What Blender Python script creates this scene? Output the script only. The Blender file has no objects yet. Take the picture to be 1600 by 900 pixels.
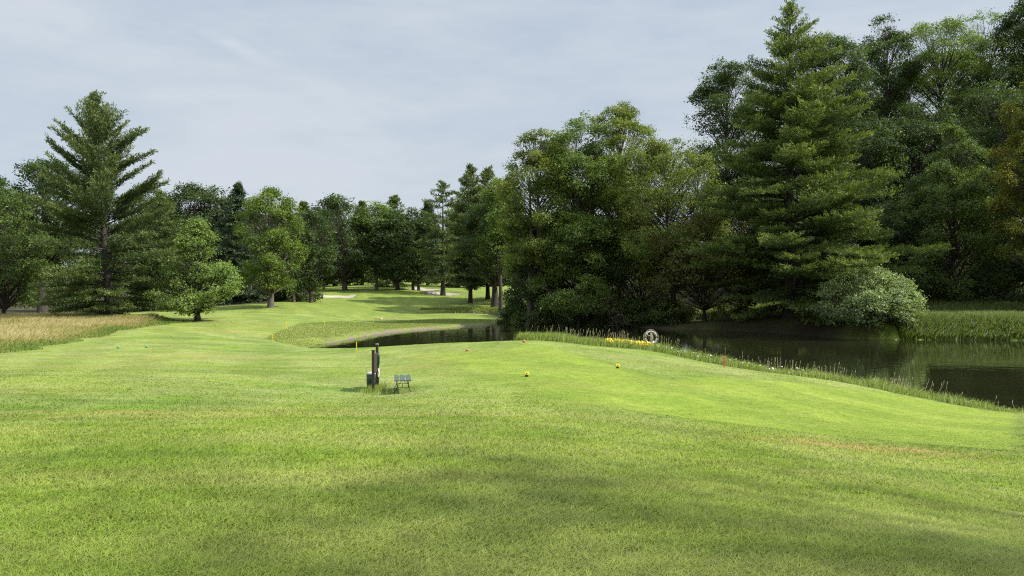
import bpy, math, random
import numpy as np

C = bpy.context.scene.collection
R = math.radians
EYE = 4.6                    # camera height over the pond surface (z = 0), metres
F = 1200.0                   # focal length in pixels of the 1600 px wide photograph

# ------------------------------------------------------------------ helpers
def P(px, py, Y):
    return ((px - 800) / F * Y, Y, EYE - (py - 450) / F * Y)

def W(px, py):               # a point on the pond surface
    Y = EYE * F / (py - 450.0)
    return ((px - 800) / F * Y, Y)

def tag(o, label=None, cat=None, group=None, kind=None):
    if label: o['label'] = label
    if cat: o['category'] = cat
    if group: o['group'] = group
    if kind: o['kind'] = kind
    return o

def empty(name, loc, rz=0.0):
    o = bpy.data.objects.new(name, None)
    o.location = loc
    o.rotation_euler = (0, 0, rz)
    o.empty_display_size = 0.3
    C.objects.link(o)
    return o

def mesh_np(name, verts, polys, mat, parent=None, attrs=None, smooth=False):
    """verts (n,3); polys: list of (m,k) int arrays; attrs {name: (domain, array)}"""
    me = bpy.data.meshes.new(name)
    verts = np.asarray(verts, np.float32)
    me.vertices.add(len(verts))
    me.vertices.foreach_set('co', verts.ravel())
    polys = [np.asarray(p, np.int32) for p in polys if len(p)]
    idx = np.concatenate([p.ravel() for p in polys])
    tot = np.concatenate([np.full(len(p), p.shape[1], np.int32) for p in polys])
    st = np.concatenate([[0], np.cumsum(tot)[:-1]]).astype(np.int32)
    me.loops.add(len(idx)); me.loops.foreach_set('vertex_index', idx)
    me.polygons.add(len(tot))
    me.polygons.foreach_set('loop_start', st)
    me.polygons.foreach_set('loop_total', tot)
    me.polygons.foreach_set('use_smooth', np.full(len(tot), bool(smooth)))
    me.update(calc_edges=True)
    for k, (dom, arr) in (attrs or {}).items():
        a = me.attributes.new(k, 'FLOAT', dom)
        a.data.foreach_set('value', np.asarray(arr, np.float32))
    if mat: me.materials.append(mat)
    o = bpy.data.objects.new(name, me)
    C.objects.link(o)
    if parent: o.parent = parent
    return o

class MB:                    # collects boxes, tubes and lathes, links them as one mesh
    def __init__(s): s.v = []; s.f = []
    def add(s, vs, fs):
        b = len(s.v)
        s.v += [tuple(map(float, p)) for p in vs]
        s.f += [tuple(int(i) + b for i in f) for f in fs]
    def box(s, c, d, rz=0.0, rx=0.0, ry=0.0, bev=0.0):
        x, y, z = d[0] / 2, d[1] / 2, d[2] / 2
        if bev:
            prof = [(x - bev, y, ), (x, y - bev)]
            ring = [(x - bev, y), (-x + bev, y), (-x, y - bev), (-x, -y + bev), (-x + bev, -y), (x - bev, -y), (x, -y + bev), (x, y - bev)]
            lay = [(-z, bev), (-z + bev, 0), (z - bev, 0), (z, bev)]
            vs, fs = [], []
            for (zz, ins) in lay:
                for (a, b_) in ring:
                    vs.append((a - math.copysign(ins, a), b_ - math.copysign(ins, b_), zz))
            for k in range(3):
                for i in range(8):
                    j = (i + 1) % 8
                    fs.append((k * 8 + i, k * 8 + j, k * 8 + 8 + j, k * 8 + 8 + i))
            fs.append(tuple(range(7, -1, -1))); fs.append(tuple(range(24, 32)))
        else:
            vs = [(sx * x, sy * y, sz * z) for sz in (-1, 1) for sx, sy in ((-1, -1), (1, -1), (1, 1), (-1, 1))]
            fs = [(3, 2, 1, 0), (4, 5, 6, 7), (0, 1, 5, 4), (1, 2, 6, 5), (2, 3, 7, 6), (3, 0, 4, 7)]
        cx, sx_ = math.cos(rx), math.sin(rx); cy, sy_ = math.cos(ry), math.sin(ry); cz, sz_ = math.cos(rz), math.sin(rz)
        out = []
        for (a, b_, e) in vs:
            b_, e = b_ * cx - e * sx_, b_ * sx_ + e * cx
            a, e = a * cy + e * sy_, -a * sy_ + e * cy
            a, b_ = a * cz - b_ * sz_, a * sz_ + b_ * cz
            out.append((a + c[0], b_ + c[1], e + c[2]))
        s.add(out, fs)
    def tube(s, pts, rad, n=6, closed=False):
        v, f = tube_np(np.array(pts, float), np.array(rad, float) if np.ndim(rad) else np.full(len(pts), rad), n, closed)
        s.add(v, f)
    def lathe(s, c, prof, n=16):
        vs, fs = [], []
        for (r, z) in prof:
            for i in range(n):
                a = 2 * math.pi * i / n
                vs.append((c[0] + r * math.cos(a), c[1] + r * math.sin(a), c[2] + z))
        for k in range(len(prof) - 1):
            for i in range(n):
                j = (i + 1) % n
                fs.append((k * n + i, k * n + j, (k + 1) * n + j, (k + 1) * n + i))
        fs.append(tuple(range(n - 1, -1, -1)))
        fs.append(tuple(range((len(prof) - 1) * n, len(prof) * n)))
        s.add(vs, fs)
    def build(s, name, mat, parent=None, smooth=False):
        me = bpy.data.meshes.new(name)
        me.from_pydata(s.v, [], s.f)
        if smooth: me.polygons.foreach_set('use_smooth', [True] * len(me.polygons))
        me.materials.append(mat)
        o = bpy.data.objects.new(name, me)
        C.objects.link(o)
        if parent: o.parent = parent
        return o

def tube_np(pts, rad, n=6, closed=False):
    m = len(pts)
    if closed:
        T = np.roll(pts, -1, 0) - np.roll(pts, 1, 0)
    else:
        T = np.gradient(pts, axis=0)
    T /= np.linalg.norm(T, axis=1, keepdims=True) + 1e-9
    ref = np.array([0.0, 0.0, 1.0]) if abs(T[:, 2]).mean() < 0.8 else np.array([1.0, 0.0, 0.0])
    A = np.cross(T, ref); A /= np.linalg.norm(A, axis=1, keepdims=True) + 1e-9
    B = np.cross(T, A)
    ang = np.linspace(0, 2 * np.pi, n, endpoint=False)
    v = (pts[:, None, :] + rad[:, None, None] * (np.cos(ang)[None, :, None] * A[:, None, :] + np.sin(ang)[None, :, None] * B[:, None, :])).reshape(-1, 3)
    i = np.arange(m if closed else m - 1)[:, None]; j = np.arange(n)[None, :]
    i2 = (i + 1) % m
    f = np.stack([i * n + j, i * n + (j + 1) % n, i2 * n + (j + 1) % n, i2 * n + j], -1).reshape(-1, 4)
    return v, f

# ------------------------------------------------------------------ materials
def new_mat(name):
    m = bpy.data.materials.new(name)
    m.use_nodes = True
    nt = m.node_tree
    nt.nodes.clear()
    out = nt.nodes.new('ShaderNodeOutputMaterial')
    return m, nt, out

def N(nt, typ, **kw):
    n = nt.nodes.new(typ)
    for k, v in kw.items():
        if k in n.inputs: n.inputs[k].default_value = v
        else: setattr(n, k, v)
    return n

def L(nt, a, b): nt.links.new(a, b)

def mixc(nt, fac, a, b, blend='MIX'):
    n = nt.nodes.new('ShaderNodeMix'); n.data_type = 'RGBA'; n.blend_type = blend
    for sock, v in ((n.inputs[0], fac), (n.inputs[6], a), (n.inputs[7], b)):
        if hasattr(v, 'is_linked'): L(nt, v, sock)
        elif isinstance(v, (int, float)): sock.default_value = v
        else: sock.default_value = (v[0], v[1], v[2], 1)
    return n.outputs[2]

def math_(nt, op, a, b=0.0, clamp=False):
    n = nt.nodes.new('ShaderNodeMath'); n.operation = op; n.use_clamp = clamp
    for sock, v in ((n.inputs[0], a), (n.inputs[1], b)):
        if hasattr(v, 'is_linked'): L(nt, v, sock)
        else: sock.default_value = v
    return n.outputs[0]

def ramp(nt, fac, stops):
    n = nt.nodes.new('ShaderNodeValToRGB')
    L(nt, fac, n.inputs[0])
    el = n.color_ramp.elements
    while len(el) < len(stops): el.new(0.5)
    for e, (p, c) in zip(el, stops):
        e.position = p
        e.color = (c[0], c[1], c[2], 1) if not isinstance(c, (int, float)) else (c, c, c, 1)
    return n.outputs[0]

def noise(nt, vec, scale, detail=3, rough=0.5):
    n = N(nt, 'ShaderNodeTexNoise', Scale=scale, Detail=detail, Roughness=rough)
    L(nt, vec, n.inputs['Vector'])
    return n.outputs['Fac']

def attr(nt, name):
    n = nt.nodes.new('ShaderNodeAttribute'); n.attribute_name = name
    return n.outputs['Fac']

def simple(name, col, rough=0.6, metal=0.0, var=0.25, scale=6.0, bump=0.0):
    m, nt, out = new_mat(name)
    tc = N(nt, 'ShaderNodeTexCoord')
    nz = noise(nt, tc.outputs['Object'], scale, 4, 0.6)
    c = mixc(nt, nz, tuple(x * (1 - var) for x in col), tuple(min(1, x * (1 + var)) for x in col))
    b = N(nt, 'ShaderNodeBsdfPrincipled', Roughness=rough, Metallic=metal)
    L(nt, c, b.inputs['Base Color'])
    if bump:
        bp = N(nt, 'ShaderNodeBump', Strength=bump, Distance=0.02)
        L(nt, nz, bp.inputs['Height']); L(nt, bp.outputs[0], b.inputs['Normal'])
    L(nt, b.outputs[0], out.inputs[0])
    return m

def foliage_mat(name, stops, transl=0.43, rough=0.5, spec=0.35, tint=(1.25, 1.3, 0.6)):
    """leaf colour from the per-leaf value 'rnd'; part of the light passes through the leaf"""
    m, nt, out = new_mat(name)
    col = ramp(nt, attr(nt, 'rnd'), stops)
    b = N(nt, 'ShaderNodeBsdfPrincipled', Roughness=rough)
    b.inputs['Specular IOR Level'].default_value = spec
    L(nt, col, b.inputs['Base Color'])
    t = N(nt, 'ShaderNodeBsdfTranslucent')
    L(nt, mixc(nt, 1.0, col, tint, 'MULTIPLY'), t.inputs[0])
    mx = N(nt, 'ShaderNodeMixShader'); mx.inputs[0].default_value = transl
    L(nt, b.outputs[0], mx.inputs[1]); L(nt, t.outputs[0], mx.inputs[2])
    L(nt, mx.outputs[0], out.inputs[0])
    return m

def bark_mat(name, col):
    m, nt, out = new_mat(name)
    tc = N(nt, 'ShaderNodeTexCoord')
    mp = N(nt, 'ShaderNodeMapping'); mp.inputs['Scale'].default_value = (6, 6, 1.2)
    L(nt, tc.outputs['Object'], mp.inputs[0])
    nz = noise(nt, mp.outputs[0], 3.0, 5, 0.65)
    c = ramp(nt, nz, [(0.25, tuple(x * 0.45 for x in col)), (0.55, col), (0.8, tuple(x * 1.5 for x in col))])
    b = N(nt, 'ShaderNodeBsdfPrincipled', Roughness=0.9)
    L(nt, c, b.inputs['Base Color'])
    bp = N(nt, 'ShaderNodeBump', Strength=0.6, Distance=0.05)
    L(nt, nz, bp.inputs['Height']); L(nt, bp.outputs[0], b.inputs['Normal'])
    L(nt, b.outputs[0], out.inputs[0])
    return m

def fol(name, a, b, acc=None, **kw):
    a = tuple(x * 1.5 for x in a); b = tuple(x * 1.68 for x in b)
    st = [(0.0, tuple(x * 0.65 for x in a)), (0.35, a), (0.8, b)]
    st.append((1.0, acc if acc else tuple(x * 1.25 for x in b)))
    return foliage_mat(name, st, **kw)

M = {
    'bark': bark_mat('bark', (0.075, 0.058, 0.045)),
    'bark_dark': bark_mat('dark_bark', (0.042, 0.034, 0.028)),
    'bark_grey': bark_mat('grey_bark', (0.11, 0.098, 0.082)),
    'oak': fol('dark_oak_leaves', (.024, .043, .011), (.044, .072, .015)),
    'mid': fol('mid_green_leaves', (.060, .097, .018), (.102, .148, .027)),
    'lime': fol('light_green_leaves', (.062, .098, .016), (.098, .138, .023)),
    'sage': fol('grey_green_leaves', (.080, .122, .030), (.132, .182, .046)),
    'olive': fol('olive_leaves', (.070, .098, .018), (.124, .150, .026), (.20, .16, .04)),
    'russet': fol('russet_tinged_leaves', (.054, .062, .014), (.095, .085, .020), (.20, .085, .035)),
    'gold': fol('golden_green_leaves', (.075, .085, .012), (.135, .125, .016), (.27, .22, .03)),
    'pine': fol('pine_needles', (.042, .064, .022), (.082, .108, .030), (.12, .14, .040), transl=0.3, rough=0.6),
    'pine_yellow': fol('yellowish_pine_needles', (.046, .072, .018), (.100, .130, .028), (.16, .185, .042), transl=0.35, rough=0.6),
    'spruce': fol('spruce_needles', (.020, .036, .018), (.038, .058, .027), transl=0.15, rough=0.6),
    'silver': fol('silvery_leaves', (.115, .155, .068), (.185, .235, .112), (.32, .36, .23), rough=0.42),
    'bank': fol('bank_shrub_leaves', (.044, .074, .017), (.082, .118, .025), (.15, .14, .06)),
    'straw': fol('dry_twig_leaves', (.085, .090, .040), (.15, .135, .070), (.24, .20, .13)),
}

# ------------------------------------------------------------------ terrain
CTRL = [P(*a) for a in [
    (800, 900, 4.27), (0, 900, 4.27), (1600, 900, 4.3), (800, 790, 5.8), (1600, 800, 7.4), (100, 780, 5.9),
    (800, 700, 8.9), (200, 690, 9.3), (1600, 720, 11.8), (1200, 700, 11.0),
    (800, 640, 16.4), (0, 640, 16.5), (400, 640, 16.5), (800, 600, 22), (0, 600, 22), (300, 600, 23), (600, 622, 22.5), (600, 606, 25),
    (1000, 640, 18.5), (1300, 640, 21.5), (1600, 655, 23), (1200, 600, 27), (1440, 617, 29),
    (823, 587, 25), (965, 573, 28), (960, 600, 24), (760, 550, 36), (690, 545, 38), (819, 531, 38), (860, 531, 39.5), (700, 570, 30), (620, 575, 31),
    (600, 547, 42), (540, 548, 44), (600, 560, 37), (1017, 546, 40), (930, 540, 41), (1132, 574, 35), (1300, 595, 31),
    (430, 547, 50), (430, 528, 62), (480, 520, 68), (450, 505, 76), (330, 560, 38), (200, 545, 45), (100, 560, 37), (0, 562, 35), (-150, 565, 34),
    (120, 530, 55), (0, 515, 62), (200, 510, 70), (300, 500, 80), (172, 497, 77), (50, 500, 76), (-200, 505, 70), (300, 530, 55),
    (400, 490, 95), (500, 480, 115), (600, 479, 136), (600, 463, 153), (600, 456, 165), (600, 446, 195), (800, 450, 195), (600, 438, 262), (400, 445, 250),
    (0, 491, 100), (0, 481, 130), (-200, 480, 150), (420, 477, 108), (300, 478, 140), (420, 462, 160), (520, 462.5, 152), (690, 459.5, 160), (690, 478, 136),
    (690, 505, 93), (620, 508, 90), (560, 503, 88), (780, 502, 103), (690, 497.5, 109), (600, 499, 108),
    (820, 462, 142), (770, 475, 135), (940, 440, 230), (600, 425, 420), (-300, 430, 420), (1400, 330, 420),
    (1000, 505, 93), (1100, 500, 90), (1235, 495, 80), (1330, 497, 76), (1440, 497, 74), (1600, 492, 74), (1500, 486, 79), (1800, 490, 74),
    (1300, 470, 95), (1480, 450, 98), (1600, 440, 95), (1000, 480, 110), (1100, 455, 112), (1200, 430, 120), (1350, 395, 130), (1550, 340, 140), (1750, 330, 120),
    (1900, 450, 90), (950, 455, 140), (1100, 420, 170), (1400, 340, 200), (1700, 250, 200),
]] + [(20, 18, 2.0), (30, 3, 3.2), (-25, 0, 3.2), (0, 0, 3.05), (0, -30, 4.2), (60, -10, 5.0), (55, 15, 2.2), (-60, 30, 2.0),
      (75, 50, 4.0), (140, 60, 16.0), (-120, 60, 2.2), (1.5, 3.2, 3.02), (300, 200, 60), (300, -50, 30), (-300, 0, 8), (0, -300, 12), (0, 900, 20), (-600, 700, 20), (600, 700, 60)]
CTRL = np.array(CTRL, float)

def _phi(r2): return np.where(r2 > 1e-9, 0.5 * r2 * np.log(r2 + 1e-12), 0.0)
# horizontal coordinates are compressed with distance so that far points do not outweigh near ones
def _warp(x, y):
    r = np.sqrt(x * x + y * y) + 1e-6
    k = np.log1p(r / 25.0) * 25.0 / r
    return x * k, y * k
_cx, _cy = _warp(CTRL[:, 0], CTRL[:, 1])
_n = len(CTRL)
_K = _phi((_cx[:, None] - _cx[None]) ** 2 + (_cy[:, None] - _cy[None]) ** 2) + np.eye(_n) * 0.5
_Pm = np.stack([np.ones(_n), _cx, _cy], 1)
_A = np.block([[_K, _Pm], [_Pm.T, np.zeros((3, 3))]])
_sol = np.linalg.solve(_A, np.concatenate([CTRL[:, 2], [0, 0, 0]]))

POND = np.array([W(503, 543), W(512, 537.5), W(540, 531.5), W(572, 525.5), W(600, 521), W(640, 516.5), W(680, 513.5), W(730, 510), W(765, 508.5), W(776, 504),
                 (0.6, 103), (4, 104), (8, 97), W(930, 507.5), W(1000, 512), W(1060, 515), W(1130, 517), W(1200, 520), W(1260, 524), W(1320, 529), W(1400, 531), W(1500, 531),
                 W(1600, 532), (56, 63), (62, 48), (58, 30), (44, 19), (30, 18.5), (22, 23.5), (18.8, 28.2), (16.6, 32.4), (13.6, 37.0), (9.6, 43.0), (5, 47.5), (1, 50),
                 (-4, 51), (-8.5, 52), (-12, 54)])
CREEK = np.array([(-15, 121.5), (-8, 121), (-3, 117), (0.5, 108), (1.2, 101.5), (3.5, 102), (3.2, 110), (0, 121), (-4, 126), (-10, 128), (-15, 125)])

def sdf(poly, x, y):
    """signed distance to a polygon, negative inside"""
    x = np.asarray(x, float); y = np.asarray(y, float)
    d2 = np.full(x.shape, 1e12); ins = np.zeros(x.shape, bool)
    for i in range(len(poly)):
        ax, ay = poly[i]; bx, by = poly[(i + 1) % len(poly)]
        ex, ey = bx - ax, by - ay
        t = np.clip(((x - ax) * ex + (y - ay) * ey) / (ex * ex + ey * ey + 1e-12), 0, 1)
        d2 = np.minimum(d2, (x - ax - t * ex) ** 2 + (y - ay - t * ey) ** 2)
        c = ((ay > y) != (by > y)) & (x < (bx - ax) * (y - ay) / (by - ay + 1e-12) + ax)
        ins ^= c
    return np.sqrt(d2) * np.where(ins, -1, 1)

def _hash(i, j, s):
    h = np.sin(i * 127.1 + j * 311.7 + s * 74.7) * 43758.5453
    return h - np.floor(h)

def vnoise(x, y, s=0):
    i = np.floor(x); j = np.floor(y); u = x - i; v = y - j
    u = u * u * (3 - 2 * u); v = v * v * (3 - 2 * v)
    return (_hash(i, j, s) * (1 - u) + _hash(i + 1, j, s) * u) * (1 - v) + (_hash(i, j + 1, s) * (1 - u) + _hash(i + 1, j + 1, s) * u) * v - 0.5

BUNKERS = [  # centre x, y, half width, half depth, depth
    (-34.8, 150.0, 4.2, 3.6, 0.7), (-14.3, 159.0, 4.0, 4.0, 0.7), (-20.0, 172.0, 4.2, 4.0, 0.4)]

def height(x, y):
    x = np.asarray(x, float); y = np.asarray(y, float)
    shp = x.shape; x = x.ravel(); y = y.ravel()
    wx, wy = _warp(x, y)
    z = np.empty(len(x))
    for a in range(0, len(x), 40000):
        s = slice(a, a + 40000)
        k = _phi((wx[s, None] - _cx[None]) ** 2 + (wy[s, None] - _cy[None]) ** 2)
        z[s] = k @ _sol[:_n] + _sol[_n] + _sol[_n + 1] * wx[s] + _sol[_n + 2] * wy[s]
    r = np.sqrt(x * x + y * y)
    z += vnoise(x / 6, y / 6, 1) * 0.10 + vnoise(x / 2.1, y / 2.1, 2) * 0.03 + vnoise(x / 17, y / 17, 3) * np.clip(r / 90, 0, 1) * 0.5
    z = np.maximum(z, 0.30)
    for (bx, by, rw, rd, dp) in BUNKERS:
        q = ((x - bx) / rw) ** 2 + ((y - by) / rd) ** 2
        z -= np.clip(1 - q, 0, 1) * dp
        z += np.exp(-((np.sqrt(q) - 1.25) / 0.3) ** 2) * np.where(y > by, 0.35, 0.05)
    m = (r < 160)
    d = np.full(len(x), 99.0); w = np.full(len(x), 1.0)
    d1 = sdf(POND, x[m], y[m]); d2 = sdf(CREEK, x[m], y[m])
    d1 = d1 + vnoise(x[m] / 1.3, y[m] / 1.3, 5) * np.where(d1 > -.3, 0.5, 0.0) * np.where(x[m] > 25, .5, 1)
    dd = np.minimum(d1, d2)
    near = np.clip((62 - y[m]) / 12, 0, 1) * np.clip((x[m] + 13) / 6, 0, 1)
    left = np.clip((-9 - x[m]) / 5, 0, 1) * np.clip((66 - y[m]) / 6, 0, 1)
    wd = 1.1 + 3.0 * near + 3.0 * left
    d[m] = dd; w[m] = wd
    t = np.clip(d / w, 0, 1)
    e = np.where(w > 2, t * t * (3 - 2 * t), 1 - (1 - t) ** 2)
    z = np.where(d >= 0, z * e + (-0.06) * (1 - e), np.maximum(-0.06 + d * 0.6, -1.3))
    return z.reshape(shp)

def hz(x, y): return float(height(np.array([x]), np.array([y]))[0])

_Ys = np.concatenate([np.arange(3.5, 60, 0.15), np.arange(60, 300, 0.5)])
def ground_at(px, py):
    """first ground point that a line of sight of the photograph meets"""
    x = (px - 800) / F * _Ys; z = EYE - (py - 450) / F * _Ys
    h = height(x, _Ys)
    k = np.argmax(h >= z)
    return (x[k], _Ys[k])

# tee surface, outlined on the ground
TEE = np.array([ground_at(*p) for p in [(640, 566), (700, 552), (790, 540), (830, 537), (875, 545), (930, 562), (1000, 583), (1045, 592), (1130, 589), (1250, 597), (1420, 620),
                                        (1600, 646), (1600, 705), (1380, 690), (1180, 668), (1000, 645), (850, 622), (740, 600)]])
ROUGH = np.array([ground_at(*p) for p in [(-260, 562), (0, 553), (60, 545), (120, 530), (180, 517), (265, 507.5)]] + [P(268, 500, 80)[:2], P(172, 494, 83)[:2], P(60, 490, 88)[:2], P(-300, 490, 85)[:2]])
PEN = np.array([W(503, 543), W(540, 531.5), W(600, 521), W(680, 513.5), W(765, 508.5), P(780, 500, 104)[:2], P(690, 499, 108)[:2], P(560, 503, 92)[:2], P(470, 507, 78)[:2], P(425, 520, 66)[:2], P(412, 534, 60)[:2], P(440, 543, 58)[:2]])

DRY = [(1345, 700, 2.1, 0.55, 1.0), (1270, 688, 1.2, 0.35, .5), (1440, 715, 1.2, 0.4, .4), (200, 645, 3.0, .30, .8), (120, 652, 2.4, .25, .5), (340, 652, 1.3, .25, .6), (640, 575, 1.8, 0.8, .75), (672, 562, 1.5, .5, .5), (880, 600, 1.2, .7, .25),
       (330, 555, 3.5, 1.0, .5), (260, 560, 3, 1.0, .4), (355, 518, 3.0, 1.6, .55), (390, 508, 3, 1.5, .4), (150, 575, 4, 1.2, .35), (1100, 585, 2.0, .5, .35), (40, 610, 2.5, .8, .35), (600, 650, 3, .4, .3), (1060, 600, 2, .5, .2),
       (830, 552, .8, .5, .35), (700, 565, .6, .4, .5)]
DRYW = [(ground_at(a, b), rx, ry, s) for a, b, rx, ry, s in DRY]
BARE = [(1265, 737, .30, .10), (1300, 772, .34, .09), (1275, 780, .3, .08), (1375, 762, .25, .08), (1590, 805, .30, .08), (1105, 728, .25, .08), (985, 866, .06, .05), (490, 871, .05, .05), (318, 662, .5, .10), (300, 665, .3, .08),
        (870, 688, .3, .1), (1040, 702, .3, .08), (1185, 756, .3, .08), (1300, 716, .4, .1)]
BAREW = [(ground_at(a, b), rx * 1.15, ry * 1.3) for a, b, rx, ry in BARE]

def masks(x, y):
    r = np.sqrt(x * x + y * y)
    mk = {}
    dt = sdf(TEE, x, y) + vnoise(x * 1.5, y * 1.5, 8) * 0.25
    mk['tee'] = np.clip(0.5 - dt / (0.5 + 3.5 * np.clip((3 - x) / 4, 0, 1)), 0, 1)
    mk['tee_edge'] = np.exp(-(dt / 0.22) ** 2) * np.clip((x - 1) / 3, 0, 1)
    dr = sdf(ROUGH, x, y) + vnoise(x / 2, y / 2, 9) * 1.6
    mk['rough'] = np.clip(0.5 - dr / 1.5, 0, 1)
    dry = np.zeros_like(x)
    for (c, rx, ry, s) in DRYW:
        u = (x - c[0]) / rx; v = (y - c[1]) / ry
        dry = np.maximum(dry, s * np.exp(-(u * u + v * v)))
    dry = np.clip(dry * (1 + 1.6 * vnoise(x * 2.2, y * 2.2, 11) + vnoise(x * 6, y * 6, 12)), 0, 1)
    mk['dry'] = dry
    bare = np.zeros_like(x)
    for (c, rx, ry) in BAREW:
        u = (x - c[0]) / rx; v = (y - c[1]) / ry
        bare = np.maximum(bare, np.exp(-(u * u + v * v)))
    mk['bare'] = np.clip(bare * (1.3 + 1.8 * vnoise(x * 9, y * 9, 13)), 0, 1)
    dp = np.full(x.shape, 50.0); m = r < 170
    dp[m] = np.minimum(sdf(POND, x[m], y[m]), sdf(CREEK, x[m], y[m]))
    far_shore = (y > 62) | (x > 30) | (x < -14)
    stony = (y > 60) & (x < 2)
    mk['dirt'] = np.where(stony, np.clip(1.2 - (dp + vnoise(x / .8, y / .8, 14) * .8) / 0.45, 0, 1), np.clip(.8 - (dp - .1) / 0.4, 0, .8) * (x < 30))
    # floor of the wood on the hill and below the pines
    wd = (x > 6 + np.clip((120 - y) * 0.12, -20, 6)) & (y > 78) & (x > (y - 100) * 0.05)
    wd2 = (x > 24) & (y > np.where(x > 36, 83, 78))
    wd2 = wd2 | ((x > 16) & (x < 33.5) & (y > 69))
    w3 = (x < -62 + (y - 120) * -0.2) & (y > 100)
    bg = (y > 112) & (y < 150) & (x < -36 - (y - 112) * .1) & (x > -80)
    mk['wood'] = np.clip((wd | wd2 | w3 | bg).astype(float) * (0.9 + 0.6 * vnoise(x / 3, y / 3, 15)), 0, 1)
    dpen = sdf(PEN, x, y)
    mk['pen'] = np.clip(0.5 - dpen / 1.5, 0, 1)
    mk['fair'] = np.clip((y - 95) / 20, 0, 1) * np.clip((x + 75) / 15, 0, 1)
    return mk

# grass colour shared by the ground sheet and the blades that stand on it
def grass_group():
    g = bpy.data.node_groups.new('grass_colour', 'ShaderNodeTree')
    g.interface.new_socket('Color', in_out='OUTPUT', socket_type='NodeSocketColor')
    go = g.nodes.new('NodeGroupOutput')
    nt = g
    geo = N(nt, 'ShaderNodeNewGeometry')
    pos = geo.outputs['Position']
    n1 = noise(nt, pos, 0.09, 4, 0.55)
    n2 = noise(nt, pos, 0.55, 4, 0.6)
    n3 = noise(nt, pos, 3.2, 4, 0.65)
    mp = N(nt, 'ShaderNodeMapping'); mp.inputs['Scale'].default_value = (0.16, 1.0, 1.0); mp.inputs['Rotation'].default_value = (0, 0, 0.16)
    L(nt, pos, mp.inputs[0])
    n4 = noise(nt, mp.outputs[0], 0.55, 4, 0.6)
    c = ramp(nt, n1, [(0.30, (.104, .180, .019)), (0.5, (.148, .216, .025)), (0.7, (.194, .250, .037))])
    c = mixc(nt, math_(nt, 'MULTIPLY', ramp(nt, n2, [(0.42, 0.0), (0.60, 1.0)]), 0.5), c, (.245, .275, .095))  # pale yellow patches, partly painted sheen where the grass leans
    c = mixc(nt, math_(nt, 'MULTIPLY', ramp(nt, n4, [(0.45, 0.0), (0.66, 1.0)]), 0.5), c, (.255, .262, .090))
    c = mixc(nt, math_(nt, 'MULTIPLY', ramp(nt, n4, [(0.30, 1.0), (0.46, 0.0)]), 0.5), c, (.074, .125, .022))
    tee = mixc(nt, ramp(nt, n2, [(0.3, 0.0), (0.7, 1.0)]), (.150, .225, .018), (.205, .275, .028))
    c = mixc(nt, math_(nt, 'MULTIPLY', attr(nt, 'tee'), 0.8), c, tee)
    c = mixc(nt, math_(nt, 'MULTIPLY', attr(nt, 'tee_edge'), 0.35), c, (.085, .125, .022))
    fair = mixc(nt, ramp(nt, n2, [(0.3, 0.0), (0.7, 1.0)]), (.125, .185, .024), (.165, .215, .036))
    c = mixc(nt, math_(nt, 'MULTIPLY', attr(nt, 'fair'), 0.75), c, fair)
    sx3 = nt.nodes.new('ShaderNodeSeparateXYZ'); L(nt, pos, sx3.inputs[0])
    ph = math_(nt, 'ADD', math_(nt, 'MULTIPLY', sx3.outputs['X'], 0.95), math_(nt, 'ADD', math_(nt, 'MULTIPLY', sx3.outputs['Y'], 0.42), math_(nt, 'MULTIPLY', n1, 16.0)))
    band = math_(nt, 'MULTIPLY', math_(nt, 'ADD', math_(nt, 'SINE', math_(nt, 'MULTIPLY', ph, 1.35)), 1.0), 0.5)
    band = ramp(nt, band, [(0.35, 0.0), (0.65, 1.0)])
    c = mixc(nt, band, mixc(nt, 1.0, c, (.93, .94, .93), 'MULTIPLY'), mixc(nt, 1.0, c, (1.08, 1.07, 1.09), 'MULTIPLY'))
    c = mixc(nt, math_(nt, 'MULTIPLY', attr(nt, 'pen'), 0.8), c, mixc(nt, n2, (.125, .180, .026), (.20, .215, .05)))
    c = mixc(nt, math_(nt, 'MULTIPLY', attr(nt, 'rough'), 0.85), c, mixc(nt, n2, (.16, .15, .045), (.30, .22, .095)))
    dry = mixc(nt, n3, (.20, .17, .035), (.31, .24, .09))
    c = mixc(nt, math_(nt, 'MULTIPLY', attr(nt, 'dry'), 0.85), c, dry)
    c = mixc(nt, math_(nt, 'MULTIPLY', ramp(nt, n3, [(0.3, 0.0), (0.7, 1.0)]), 1.0), mixc(nt, 1.0, c, (.80, .80, .80), 'MULTIPLY'), mixc(nt, 1.0, c, (1.18, 1.18, 1.18), 'MULTIPLY'))
    L(nt, c, go.inputs[0])
    return g
GG = grass_group()

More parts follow.
